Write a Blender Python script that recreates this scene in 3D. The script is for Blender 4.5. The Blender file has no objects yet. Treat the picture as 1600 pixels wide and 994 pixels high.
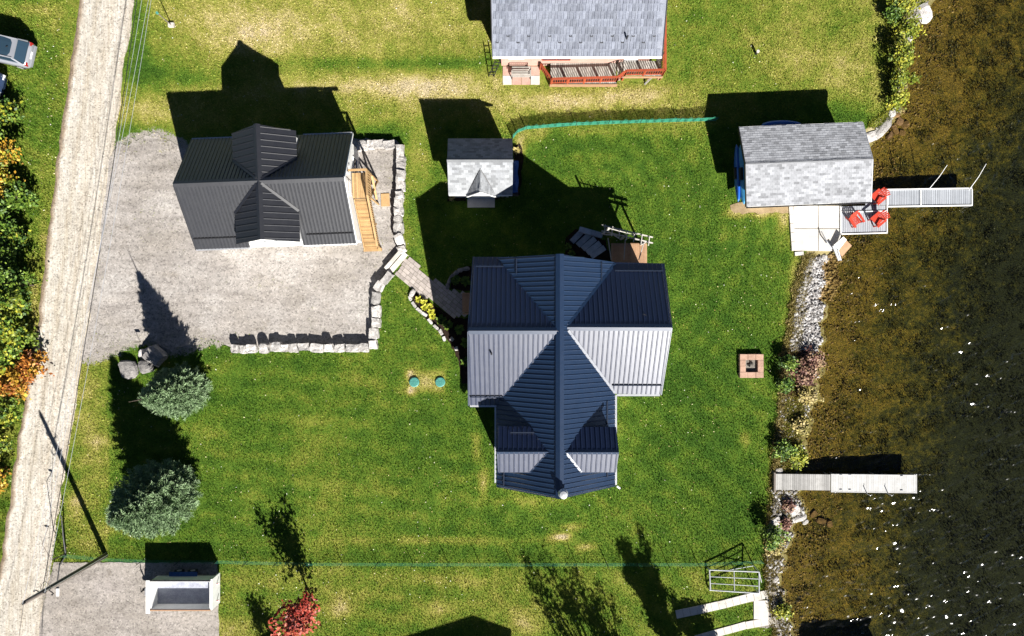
import bpy, bmesh, math, random
import numpy as np
from mathutils import Vector, Matrix, noise as mnoise
random.seed(7); rng = np.random.default_rng(7)
S = bpy.context.scene; COL = S.collection
R = math.radians; PI = math.pi
# ---------------------------------------------------------------- camera, world, sun
H, F, CX, CY = 49.0, 1081.0, 800.0, 497.0     # drone height (m), focal length (px of the 1600 px photo)
def P(px, py, z=0.0):
    s = (H - z) / F
    return Vector(((px - CX) * s, (CY - py) * s, z))
cd = bpy.data.cameras.new("camera"); cam = bpy.data.objects.new("camera", cd); COL.objects.link(cam)
cam.location = (0, 0, H); cd.sensor_width = 36; cd.lens = F / 1600 * 36; cd.clip_start = 1; cd.clip_end = 1000
S.camera = cam
W = bpy.data.worlds.new("World"); S.world = W; W.use_nodes = True
wn = W.node_tree.nodes; wl = W.node_tree.links; bg = wn["Background"]
SUNV = Vector((0.565, -1.247, 1.0)).normalized()
sky = wn.new("ShaderNodeTexSky"); sky.sky_type = 'NISHITA'; sky.sun_disc = False
sky.sun_elevation = math.asin(SUNV.z); sky.sun_rotation = math.atan2(SUNV.x, SUNV.y)
sky.air_density = 0.3; sky.dust_density = 0.0; sky.ozone_density = 1.0
wl.new(sky.outputs[0], bg.inputs[0]); bg.inputs[1].default_value = 0.05
sd = bpy.data.lights.new("sun", 'SUN'); sun = bpy.data.objects.new("sun", sd); COL.objects.link(sun)
sd.energy = 5.0; sd.angle = R(0.5); sd.color = (1.0, 0.965, 0.91)
sun.rotation_euler = (-SUNV).to_track_quat('-Z', 'Y').to_euler(); sun.location = (20, -40, 40)
S.view_settings.view_transform = 'Standard'; S.view_settings.look = 'None'
S.view_settings.exposure = 1.3; S.view_settings.gamma = 1.0; S.view_settings.use_curve_mapping = False
S.render.engine = 'CYCLES'; S.cycles.max_bounces = 5; S.cycles.diffuse_bounces = 2; S.cycles.glossy_bounces = 3
S.cycles.transparent_max_bounces = 12; S.cycles.caustics_reflective = False; S.cycles.caustics_refractive = False

# ---------------------------------------------------------------- object helpers
def tag(o, label=None, cat=None, group=None, kind=None):
    if label: o["label"] = label
    if cat: o["category"] = cat
    if group: o["group"] = group
    if kind: o["kind"] = kind
    return o
def thing(name, loc, label, cat, group=None, rz=0):
    o = bpy.data.objects.new(name, None); o.empty_display_size = .3; COL.objects.link(o)
    o.location = loc; o.rotation_euler.z = rz
    return tag(o, label, cat, group)
def origin(o):
    v = Vector((0, 0, 0))
    while o is not None: v += o.location; o = o.parent
    return v
def link(name, me, parent=None, loc=None, rot=None, scale=None):
    o = bpy.data.objects.new(name, me); COL.objects.link(o)
    if parent: o.parent = parent
    if loc is not None: o.location = loc
    if rot is not None: o.rotation_euler = rot
    if scale is not None: o.scale = scale
    return o
def copy_tree(o, parent=None):
    c = o.copy(); COL.objects.link(c); c.parent = parent
    for ch in list(o.children): copy_tree(ch, c)
    return c

class MB:
    def __init__(s, M=None): s.v = []; s.f = []; s.M = M
    def add(s, vs, fs):
        n = len(s.v)
        s.v += [Vector(v) for v in vs]; s.f += [tuple(i + n for i in f) for f in fs]; return s
    BOXF = [(0, 3, 2, 1), (4, 5, 6, 7), (0, 1, 5, 4), (1, 2, 6, 5), (2, 3, 7, 6), (3, 0, 4, 7)]
    def box(s, x0, x1, y0, y1, z0, z1):
        return s.add([(x0, y0, z0), (x1, y0, z0), (x1, y1, z0), (x0, y1, z0), (x0, y0, z1), (x1, y0, z1), (x1, y1, z1), (x0, y1, z1)], s.BOXF)
    def bar(s, a, b, w=.05, h=.05, up=(0, 0, 1)):
        a, b, up = Vector(a), Vector(b), Vector(up); d = (b - a).normalized()
        if abs(d.dot(up)) > .99: up = Vector((0, 1, 0))
        r = d.cross(up).normalized() * w / 2; u = r.cross(d).normalized() * h / 2
        return s.add([a - r - u, b - r - u, b + r - u, a + r - u, a - r + u, b - r + u, b + r + u, a + r + u],
                     [(0, 1, 2, 3), (4, 7, 6, 5), (0, 4, 5, 1), (1, 5, 6, 2), (2, 6, 7, 3), (3, 7, 4, 0)])
    def tube(s, pts, radii, n=8, cap=True):
        pts = [Vector(p) for p in pts]
        if not isinstance(radii, (list, tuple)): radii = [radii] * len(pts)
        vs, fs = [], []
        for i, p in enumerate(pts):
            d = (pts[min(i + 1, len(pts) - 1)] - pts[max(i - 1, 0)]).normalized()
            a = Vector((0, 0, 1)) if abs(d.z) < .9 else Vector((1, 0, 0))
            x = d.cross(a).normalized(); y = d.cross(x).normalized()
            vs += [p + (x * math.cos(2 * PI * k / n) + y * math.sin(2 * PI * k / n)) * radii[i] for k in range(n)]
        for i in range(len(pts) - 1):
            for k in range(n):
                k2 = (k + 1) % n; fs.append((i * n + k, i * n + k2, (i + 1) * n + k2, (i + 1) * n + k))
        if cap:
            fs.append(tuple(range(n - 1, -1, -1))); fs.append(tuple(range((len(pts) - 1) * n, len(pts) * n)))
        return s.add(vs, fs)
    def cyl(s, c, r, h, n=16, r2=None):
        c = Vector(c); return s.tube([c, c + Vector((0, 0, h))], [r, r if r2 is None else r2], n)
    def prism(s, pts, z0, z1):
        n = len(pts)
        ar = sum(pts[i][0] * pts[(i + 1) % n][1] - pts[(i + 1) % n][0] * pts[i][1] for i in range(n))
        if ar < 0: pts = pts[::-1]
        vs = [(p[0], p[1], z0) for p in pts] + [(p[0], p[1], z1) for p in pts]
        return s.add(vs, [tuple(range(n - 1, -1, -1)), tuple(range(n, 2 * n))] + [(i, (i + 1) % n, n + (i + 1) % n, n + i) for i in range(n)])
    def slab(s, poly, t):
        poly = [Vector(p) for p in poly]; n = (poly[1] - poly[0]).cross(poly[2] - poly[0]).normalized()
        if n.z < 0: poly = poly[::-1]; n = -n
        k = len(poly); lo = [p - n * t for p in poly]
        return s.add(poly + lo, [tuple(range(k)), tuple(range(2 * k - 1, k - 1, -1))] + [(i, k + i, k + (i + 1) % k, (i + 1) % k) for i in range(k)])
    def gable(s, x0, x1, y0, y1, ze, zr, axis='x', z0=-.1, rx=None):
        """solid house shape; axis = direction of the ridge"""
        if axis == 'x':
            m = (y0 + y1) / 2 if rx is None else rx
            pr = [(y0, z0), (y1, z0), (y1, ze), (m, zr), (y0, ze)]; vs = [(x0, a, b) for a, b in pr] + [(x1, a, b) for a, b in pr]
        else:
            m = (x0 + x1) / 2 if rx is None else rx
            pr = [(x1, z0), (x0, z0), (x0, ze), (m, zr), (x1, ze)]; vs = [(a, y0, b) for a, b in pr] + [(a, y1, b) for a, b in pr]
        return s.add(vs, [(4, 3, 2, 1, 0), (5, 6, 7, 8, 9)] + [(i, (i + 1) % 5, 5 + (i + 1) % 5, 5 + i) for i in range(5)])
    def ring_loft(s, rings, cap=True):
        n = len(rings[0]); vs = [p for r in rings for p in r]; fs = []
        for i in range(len(rings) - 1):
            for k in range(n):
                k2 = (k + 1) % n; fs.append((i * n + k, i * n + k2, (i + 1) * n + k2, (i + 1) * n + k))
        if cap: fs.append(tuple(range(n - 1, -1, -1))); fs.append(tuple(range((len(rings) - 1) * n, len(rings) * n)))
        return s.add(vs, fs)
    def build(s, name, mat=None, parent=None, smooth=False, loc=None, kind=None, local=False):
        vs = [s.M @ v for v in s.v] if s.M is not None else s.v
        if parent is not None and not local:
            o0 = origin(parent); vs = [v - o0 for v in vs]
        if loc is not None: L = Vector(loc); vs = [v - L for v in vs]
        me = bpy.data.meshes.new(name); me.from_pydata([tuple(v) for v in vs], [], s.f); me.update()
        bm = bmesh.new(); bm.from_mesh(me); bmesh.ops.recalc_face_normals(bm, faces=bm.faces); bm.to_mesh(me); bm.free()
        if smooth: me.polygons.foreach_set("use_smooth", [True] * len(me.polygons))
        if mat: me.materials.append(mat)
        o = link(name, me, parent, loc)
        if kind: o["kind"] = kind
        return o

def np_mesh(name, verts, faces_n, mat, attrs=None, parent=None, smooth=False):
    """verts (N,3); faces_n (M,k) all faces with k corners; attrs: {name: per-vertex float}"""
    me = bpy.data.meshes.new(name); k = faces_n.shape[1]
    me.vertices.add(len(verts)); me.vertices.foreach_set("co", np.ascontiguousarray(verts, dtype=np.float32).ravel())
    me.loops.add(faces_n.size); me.loops.foreach_set("vertex_index", np.ascontiguousarray(faces_n, dtype=np.int32).ravel())
    me.polygons.add(len(faces_n)); me.polygons.foreach_set("loop_start", np.arange(0, faces_n.size, k, dtype=np.int32))
    try: me.polygons.foreach_set("loop_total", np.full(len(faces_n), k, dtype=np.int32))
    except Exception: pass
    for an, av in (attrs or {}).items():
        a = me.attributes.new(an, 'FLOAT', 'POINT'); a.data.foreach_set("value", np.ascontiguousarray(av, dtype=np.float32))
    me.update(calc_edges=True); me.validate()
    if smooth: me.polygons.foreach_set("use_smooth", [True] * len(me.polygons))
    me.materials.append(mat)
    return link(name, me, parent)

# ---------------------------------------------------------------- materials
def lin(r, g, b):
    f = lambda c: (c / 255 / 12.92) if c / 255 <= .04045 else ((c / 255 + .055) / 1.055) ** 2.4
    return (f(r), f(g), f(b))
class NT:
    def __init__(s, name):
        s.m = bpy.data.materials.new(name); s.m.use_nodes = True; s.t = s.m.node_tree; s.n = s.t.nodes; s.l = s.t.links
        s.b = s.n["Principled BSDF"]; s.pos = s.n.new("ShaderNodeNewGeometry").outputs["Position"]
    def noise(s, scale, detail=4, rough=.6, vec=None, dist=0):
        n = s.n.new("ShaderNodeTexNoise"); n.inputs["Scale"].default_value = scale; n.inputs["Detail"].default_value = detail
        n.inputs["Roughness"].default_value = rough; n.inputs["Distortion"].default_value = dist
        s.l.new(vec or s.pos, n.inputs["Vector"]); return n.outputs["Fac"]
    def voro(s, scale, feature='F1', vec=None, out="Distance"):
        n = s.n.new("ShaderNodeTexVoronoi"); n.inputs["Scale"].default_value = scale; n.feature = feature
        s.l.new(vec or s.pos, n.inputs["Vector"]); return n.outputs[out]
    def ramp(s, fac, stops, interp='LINEAR'):
        n = s.n.new("ShaderNodeValToRGB"); r = n.color_ramp; r.interpolation = interp
        while len(r.elements) < len(stops): r.elements.new(.5)
        for e, (p, c) in zip(r.elements, stops):
            e.position = p; e.color = (*c, 1) if len(c) == 3 else c
        s.l.new(fac, n.inputs[0]); return n.outputs[0]
    def g(s, a): return (a, a, a)
    def mix(s, f, a, b, mode='MIX'):
        n = s.n.new("ShaderNodeMix"); n.data_type = 'RGBA'; n.blend_type = mode
        for i, v in ((0, f), (6, a), (7, b)):
            if hasattr(v, "is_linked"): s.l.new(v, n.inputs[i])
            else: n.inputs[i].default_value = v if i == 0 else (*v, 1)
        return n.outputs[2]
    def math(s, op, a, b=0.0, c=None):
        n = s.n.new("ShaderNodeMath"); n.operation = op
        for i, v in enumerate((a, b) if c is None else (a, b, c)):
            if hasattr(v, "is_linked"): s.l.new(v, n.inputs[i])
            else: n.inputs[i].default_value = v
        return n.outputs[0]
    def attr(s, name):
        n = s.n.new("ShaderNodeAttribute"); n.attribute_name = name; return n.outputs["Fac"]
    def mapping(s, scale=(1, 1, 1), rot=(0, 0, 0)):
        n = s.n.new("ShaderNodeMapping"); n.inputs["Scale"].default_value = scale; n.inputs["Rotation"].default_value = rot
        s.l.new(s.pos, n.inputs["Vector"]); return n.outputs[0]
    def orand(s):
        return s.n.new("ShaderNodeObjectInfo").outputs["Random"]
    def bump(s, h, strength=.5, dist=.02):
        n = s.n.new("ShaderNodeBump"); n.inputs["Strength"].default_value = strength; n.inputs["Distance"].default_value = dist
        s.l.new(h, n.inputs["Height"]); s.l.new(n.outputs[0], s.b.inputs["Normal"]); return n.outputs[0]
    def set(s, col=None, rough=.6, spec=.5, metal=0):
        if col is not None:
            if hasattr(col, "is_linked"): s.l.new(col, s.b.inputs["Base Color"])
            else: s.b.inputs["Base Color"].default_value = (*col, 1)
        if hasattr(rough, "is_linked"): s.l.new(rough, s.b.inputs["Roughness"])
        else: s.b.inputs["Roughness"].default_value = rough
        s.b.inputs["Specular IOR Level"].default_value = spec; s.b.inputs["Metallic"].default_value = metal
        return s.m
def mat(name, c1, c2=None, scale=3.0, rough=.6, spec=.4, bump=.0, bscale=30, metal=0, grain=.25, orand=0.0, bdist=.02):
    """two-tone weathered surface: large patches c1..c2, fine grain, optional shift per object"""
    t = NT(name); c2 = c2 or tuple(c * .75 for c in c1)
    col = t.ramp(t.noise(scale, 5), [(.32, c2), (.68, c1)])
    if grain:
        col = t.mix(1.0, col, t.ramp(t.noise(bscale, 3, .7), [(.3, t.g(1 - grain)), (.7, t.g(1 + grain * .4))]), 'MULTIPLY')
    if orand:
        col = t.mix(1.0, col, t.ramp(t.orand(), [(0, t.g(1 - orand)), (1, t.g(1.0))]), 'MULTIPLY')
    if bump: t.bump(t.noise(bscale, 4, .7), bump, bdist)
    return t.set(col, rough, spec, metal)

def grass_mat(name, blades):
    t = NT(name)
    d = t.attr("dry"); k = t.attr("tint")
    n = t.noise(1.1, 6, .65); n2 = t.noise(9, 3, .6); n3 = t.noise(.28, 3, .5)
    f = t.math('ADD', d, t.math('MULTIPLY', t.math('SUBTRACT', n, .5), .75))
    f = t.math('ADD', f, t.math('MULTIPLY', t.math('SUBTRACT', n2, .5), .62))
    f = t.math('ADD', f, t.math('MULTIPLY', t.math('SUBTRACT', n3, .5), .35))
    if blades: f = t.math('ADD', f, t.math('MULTIPLY', t.math('SUBTRACT', k, .5), .12))
    col = t.ramp(f, [(.0, (.048, .112, .012)), (.22, (.100, .178, .018)), (.42, (.195, .235, .032)), (.62, (.32, .305, .065)), (.85, (.50, .42, .18)), (1, (.56, .47, .29))])
    if blades: col = t.mix(1.0, col, t.ramp(k, [(0, t.g(.45)), (.5, t.g(1.0)), (1, (1.5, 1.48, 1.9))]), 'MULTIPLY')
    else:
        gv = t.math('ADD', t.attr("gravel"), t.math('MULTIPLY', t.math('SUBTRACT', t.noise(3.2, 6, .75), .5), 1.5))
        gv = t.ramp(gv, [(.46, t.g(0)), (.56, t.g(1))])
        col = t.mix(gv, col, t.ramp(t.noise(20, 3, .7), [(.3, (.22, .20, .165)), (.6, (.42, .385, .34))]))
        col = t.mix(1.0, col, t.ramp(t.noise(38, 4, .75), [(.34, t.g(.35)), (.62, t.g(1.15))]), 'MULTIPLY')
        t.bump(t.noise(22, 5, .75), .9, .06)
    return t.set(col, .85, .08)
M_ground = grass_mat("lawn_ground", False); M_blade = grass_mat("lawn_blades", True)

def gravel_mat(name, base, dark, light, patch=.25, ruts=None):
    t = NT(name)
    col = t.ramp(t.noise(patch, 5, .6), [(.3, dark), (.5, base), (.7, light)])
    col = t.mix(1.0, col, t.ramp(t.noise(2.2, 6, .75), [(.3, t.g(.78)), (.65, t.g(1.06))]), 'MULTIPLY')
    sp = t.voro(11, 'F1', out="Color")
    sep = t.n.new("ShaderNodeSeparateColor"); t.l.new(sp, sep.inputs[0])
    col = t.mix(1.0, col, t.ramp(sep.outputs[0], [(0, t.g(.55)), (.25, t.g(.9)), (.8, t.g(1.0)), (1, t.g(1.22))]), 'MULTIPLY')
    col = t.mix(1.0, col, t.ramp(t.noise(34, 3, .8), [(.32, t.g(.55)), (.62, t.g(1.12))]), 'MULTIPLY')
    if ruts is None:                                            # tyre tracks swung across the yard
        col = t.mix(1.0, col, t.ramp(t.noise(1.5, 5, .65, t.mapping((.16, 1.0, 1), (0, 0, R(4)))), [(.30, (.76, .75, .74)), (.5, (1, 1, 1)), (.7, (1.12, 1.11, 1.09))]), 'MULTIPLY')
        col = t.mix(1.0, col, t.ramp(t.noise(.9, 6, .7), [(.28, (.72, .70, .66)), (.42, (1, 1, 1)), (.66, (1, 1, 1)), (.75, (1.1, 1.08, 1.04))]), 'MULTIPLY')
    if ruts is not None:                                        # compacted wheel tracks, running along the road
        a = t.attr("across"); w = t.math('ADD', a, t.math('MULTIPLY', t.math('SUBTRACT', t.noise(.5, 3), .5), .10))
        mp = t.mapping((3.2, .16, 1), (0, 0, R(-9)))
        st = t.noise(2.6, 5, .7, mp)
        col = t.mix(1.0, col, t.ramp(st, [(.3, (.74, .70, .64)), (.6, (1.05, 1.05, 1.05))]), 'MULTIPLY')
        col = t.mix(1.0, col, t.ramp(w, [(0, (.55, .45, .36)), (.07, (.60, .50, .41)), (.13, (1, 1, 1)), (.28, (1, 1, 1)), (.36, (.9, .87, .82)), (.45, (1, 1, 1)), (.62, (.93, .9, .86)), (.72, (1, 1, 1)), (.9, (.97, .95, .93)), (1, (.72, .68, .62))]), 'MULTIPLY')
    t.bump(t.noise(26, 5, .8), .8, .04)
    return t.set(col, .9, .2)
M_road = gravel_mat("road_gravel", (.60, .56, .495), (.53, .49, .42), (.64, .605, .54), .18, True)
M_drive = gravel_mat("driveway_gravel", (.385, .352, .322), (.30, .27, .235), (.48, .45, .42), .22)
M_pad = gravel_mat("pad_gravel", (.36, .325, .29), (.31, .275, .24), (.41, .37, .34), .3)
M_soil = mat("garden_soil", (.035, .022, .015), (.016, .011, .008), 4, .95, .1, .8, 25)
M_navy = None
def metal_roof(name, c1, rough, spec, streak=None):
    t = NT(name)
    n = t.noise(1.3, 4, .6); n2 = t.noise(9, 3, .7)
    col = t.mix(1.0, t.mix(n, c1, tuple(c * 1.25 for c in c1)), t.ramp(n2, [(.3, t.g(.85)), (.7, t.g(1.08))]), 'MULTIPLY')
    r = t.math('ADD', rough - .06, t.math('MULTIPLY', t.noise(2.4, 4, .65), .13))
    # thin sheet never lies quite flat: long shallow waves running up the slope
    t.bump(t.noise(2.6, 3, .6, t.mapping(streak or (1, 1, 1))), .22, .02)
    return t.set(col, r, spec)
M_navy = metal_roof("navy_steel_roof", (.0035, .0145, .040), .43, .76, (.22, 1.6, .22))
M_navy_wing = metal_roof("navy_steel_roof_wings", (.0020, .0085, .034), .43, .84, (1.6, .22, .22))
M_black = metal_roof("black_steel_roof", (.003, .0035, .0065), .50, .85, (1.3, .25, .25))
M_guard = mat("navy_guard_bar", (.012, .02, .04), rough=.4)
M_white = mat("white_paint", (.78, .78, .76), (.66, .66, .64), 3, .5, .4, .1, 20, grain=.08)
M_siding = mat("pale_siding", (.70, .69, .66), (.6, .59, .56), 2, .6, .3, .1, 18, grain=.1)
M_glass = NT("window_glass").set((.02, .04, .06), .08, .8)
M_wood = mat("new_pine_boards", (.55, .36, .17), (.44, .27, .12), 2.5, .7, .3, .3, 30, orand=.35)
M_oldwood = mat("weathered_boards", (.46, .43, .385), (.36, .335, .30), 3, .85, .2, .3, 30, orand=.45)
M_redwood = mat("red_stained_wood", (.42, .085, .035), (.33, .06, .025), 3, .6, .35, .2, 25, orand=.25)
M_tanwood = mat("tan_deck_boards", (.44, .27, .16), (.36, .21, .12), 3, .75, .25, .2, 25, orand=.25)
M_pinkbrick = mat("pink_cladding", (.50, .32, .26), (.42, .26, .21), 2, .8, .2, .3, 20)
M_concrete = mat("concrete", (.62, .585, .535), (.46, .425, .38), .9, .85, .25, .25, 28, grain=.2)
M_alu = mat("aluminium", (.62, .63, .65), (.54, .55, .57), 2, .38, .6, .1, 20, metal=.55, grain=.1)
M_alugrey = mat("grey_dock_plank", (.40, .42, .45), (.34, .36, .39), 2, .6, .4, .1, 20, grain=.12, orand=.2)
M_rock = mat("pale_limestone", (.68, .65, .62), (.44, .41, .38), 3.5, .9, .2, .9, 14, grain=.4, orand=.42, bdist=.05)
M_greyrock = mat("grey_fieldstone", (.36, .34, .32), (.2, .19, .185), 4, .9, .2, .9, 16, grain=.4, orand=.35, bdist=.05)
M_brownrock = mat("submerged_stone", (.22, .13, .055), (.12, .07, .03), 4, .9, .2, .9, 16, grain=.4, orand=.4, bdist=.05)
M_paver = mat("paving_block", (.50, .44, .395), (.41, .36, .325), 5, .85, .2, .4, 30, orand=.35)
M_pinkblock = mat("pink_concrete_block", (.50, .33, .245), (.40, .25, .18), 6, .85, .2, .4, 30, orand=.2)
M_ash = mat("ash", (.25, .23, .2), (.1, .09, .08), 8, .95, .1, .6, 30)
M_char = mat("charred_wood", (.02, .018, .016), rough=.9)
M_red = mat("red_plastic", (.50, .05, .025), (.42, .04, .02), 5, .45, .5, grain=.08)
M_blue = mat("blue_plastic_hull", (.02, .10, .48), (.02, .14, .42), 1.5, .35, .5, grain=.1)
M_cyan = mat("pale_blue_hull", (.06, .30, .55), (.05, .24, .44), 1.5, .35, .5, grain=.1)
M_orange = mat("orange_plastic", (.6, .16, .03), rough=.4, grain=.1)
M_teal = mat("green_plastic_lid", (.07, .26, .22), (.05, .2, .17), 6, .5, .4, .2, 25, grain=.15)
M_netg = mat("green_plastic_mesh", (.05, .27, .17), (.03, .20, .12), 3, .6, .3, grain=.15)
M_steel = mat("galvanised_steel", (.60, .61, .63), (.5, .51, .53), 3, .4, .5, metal=.5, grain=.1)
M_dark = mat("dark_metal", (.02, .02, .022), rough=.5, grain=.1)
M_rubber = mat("tyre_rubber", (.015, .015, .016), rough=.85)
M_pole = mat("weathered_pole_wood", (.20, .17, .145), (.13, .11, .095), 4, .85, .2, .3, 20)
M_bark = mat("bark", (.13, .10, .075), (.07, .055, .042), 8, .9, .15, .8, 20)
M_bed_dark = mat("trailer_floor", (.40, .42, .48), (.27, .28, .34), 2.5, .6, .4, .1, 12, grain=.3)
M_silver = mat("silver_car_paint", (.27, .28, .305), (.24, .25, .275), 1, .28, .6, metal=.15, grain=.03)
M_carblue = mat("dark_blue_car_paint", (.02, .035, .075), rough=.25, spec=.6, grain=.03)
M_lamp = mat("red_lamp_lens", (.35, .02, .02), rough=.2, grain=0)
M_white_lens = mat("clear_lamp_lens", (.6, .62, .65), rough=.15, grain=0)
M_slate = mat("slate_slab", (.40, .46, .54), (.28, .33, .40), 3, .8, .3, .4, 25, orand=.3)
M_dockwhite = mat("white_dock_board", (.50, .50, .49), (.42, .415, .40), 2.5, .6, .35, .15, 22, grain=.14, orand=.14)
M_dockwood = mat("silvered_dock_board", (.46, .45, .43), (.38, .37, .35), 3, .85, .2, .3, 30, orand=.38)
M_tarp = mat("blue_tarpaulin", (.03, .10, .35), (.02, .07, .25), 5, .5, .4, .4, 12)
def shingle_mat(name, c1, c2, tab=(1.0, 1.0)):
    t = NT(name)
    col = t.ramp(t.noise(1.6, 5, .7), [(.32, c2), (.66, c1)])
    col = t.mix(1.0, col, t.ramp(t.attr('tone'), [(0, t.g(.60)), (.3, t.g(.90)), (1, t.g(1.15))]), 'MULTIPLY')
    col = t.mix(1.0, col, t.ramp(t.noise(45, 3, .75), [(.3, t.g(.7)), (.7, t.g(1.1))]), 'MULTIPLY')
    t.bump(t.noise(45, 3, .8), .5, .02)
    return t.set(col, .85, .25)
M_shin_grey = shingle_mat("grey_asphalt_shingle", (.37, .38, .40), (.27, .275, .29))
M_shin_pale = shingle_mat("pale_asphalt_shingle", (.30, .31, .32), (.235, .245, .26))
M_shin_metal = mat("blue_grey_metal_shingle", (.24, .26, .31), (.17, .185, .23), 3, .5, .4, .2, 16, grain=.3, orand=.34)

def leaf_mat(name, stops, trans=.0):
    t = NT(name); k = t.attr("tint")
    col = t.ramp(k, stops)
    col = t.mix(1.0, col, t.ramp(t.noise(1.7, 3), [(.3, t.g(.8)), (.7, t.g(1.15))]), 'MULTIPLY')
    t.set(col, .55, .3)
    return t.m
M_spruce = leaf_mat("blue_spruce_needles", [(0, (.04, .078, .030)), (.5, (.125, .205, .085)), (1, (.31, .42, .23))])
M_green = leaf_mat("green_leaves", [(0, (.022, .055, .008)), (.5, (.07, .135, .014)), (1, (.18, .26, .03))])
M_yellow = leaf_mat("yellow_green_leaves", [(0, (.08, .12, .012)), (.5, (.19, .23, .02)), (1, (.36, .34, .03))])
M_gold = leaf_mat("gold_orange_leaves", [(0, (.20, .10, .012)), (.5, (.40, .22, .02)), (1, (.5, .36, .05))])
M_rust = leaf_mat("orange_leaves", [(0, (.20, .06, .012)), (.5, (.42, .15, .02)), (1, (.5, .26, .06))])
M_crimson = leaf_mat("crimson_maple_leaves", [(0, (.10, .010, .008)), (.5, (.29, .028, .016)), (1, (.46, .11, .06))])
M_purple = leaf_mat("russet_twigs", [(0, (.08, .035, .03)), (.5, (.19, .09, .065)), (1, (.33, .22, .13))])
M_hosta = leaf_mat("yellow_hosta_leaves", [(0, (.20, .24, .02)), (.5, (.42, .42, .03)), (1, (.6, .55, .08))])
M_reed = leaf_mat("dry_shore_grass", [(0, (.14, .12, .03)), (.5, (.30, .25, .07)), (1, (.48, .38, .17))])
# ================================================================ SETTING: land, bank, lake bed, water
def interp(tab, y): return np.interp(y, [t[0] for t in tab], [t[1] for t in tab])
PXM = F / H                                                     # ground pixels per metre
WATER = [(-400, 1470), (0, 1452), (25, 1438), (45, 1424), (90, 1414), (140, 1408), (175, 1402), (195, 1388), (212, 1366), (225, 1352), (260, 1342), (320, 1330),
         (390, 1302), (405, 1290), (440, 1285), (500, 1283), (545, 1279), (575, 1281), (610, 1273), (640, 1264), (690, 1256), (720, 1249), (770, 1246), (800, 1252), (830, 1234), (870, 1224), (900, 1216), (950, 1219), (980, 1228), (1000, 1240), (1300, 1262)]
LAWN = [(-400, 1400), (0, 1396), (60, 1384), (120, 1388), (170, 1388), (192, 1364), (215, 1335), (300, 1300), (390, 1262), (405, 1256), (440, 1246), (470, 1239), (530, 1231), (560, 1222), (640, 1217), (700, 1208), (760, 1207), (800, 1206), (850, 1199), (900, 1196), (950, 1204), (980, 1208), (1300, 1228)]
def xw(y): return (interp(WATER, CY - y * PXM) - CX) / PXM + .18 * np.sin(y * 3.1) + .1 * np.sin(y * 7.7 + 1)
def xl(y): return (interp(LAWN, CY - y * PXM) - CX) / PXM + .07 * np.sin(y * 5.3) + .05 * np.sin(y * 11.1 + 2)
ZW = -.30
ys = np.concatenate([[-160, -110, -70, -45, -32], np.arange(-25, 25.01, .2), [32, 45, 70, 110, 160]])
def vnoise(x, y, s, seed=0):
    """cheap smooth value noise, arrays in, about -1..1 out"""
    r = np.random.default_rng(seed); T = r.uniform(-1, 1, (128, 128))
    u, v = x / s + 1000, y / s + 1000; i, j = np.floor(u).astype(int), np.floor(v).astype(int)
    a, b = u - i, v - j; a = a * a * (3 - 2 * a); b = b * b * (3 - 2 * b)
    g = lambda p, q: T[p % 128, q % 128]
    return (g(i, j) * (1 - a) + g(i + 1, j) * a) * (1 - b) + (g(i, j + 1) * (1 - a) + g(i + 1, j + 1) * a) * b
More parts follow.
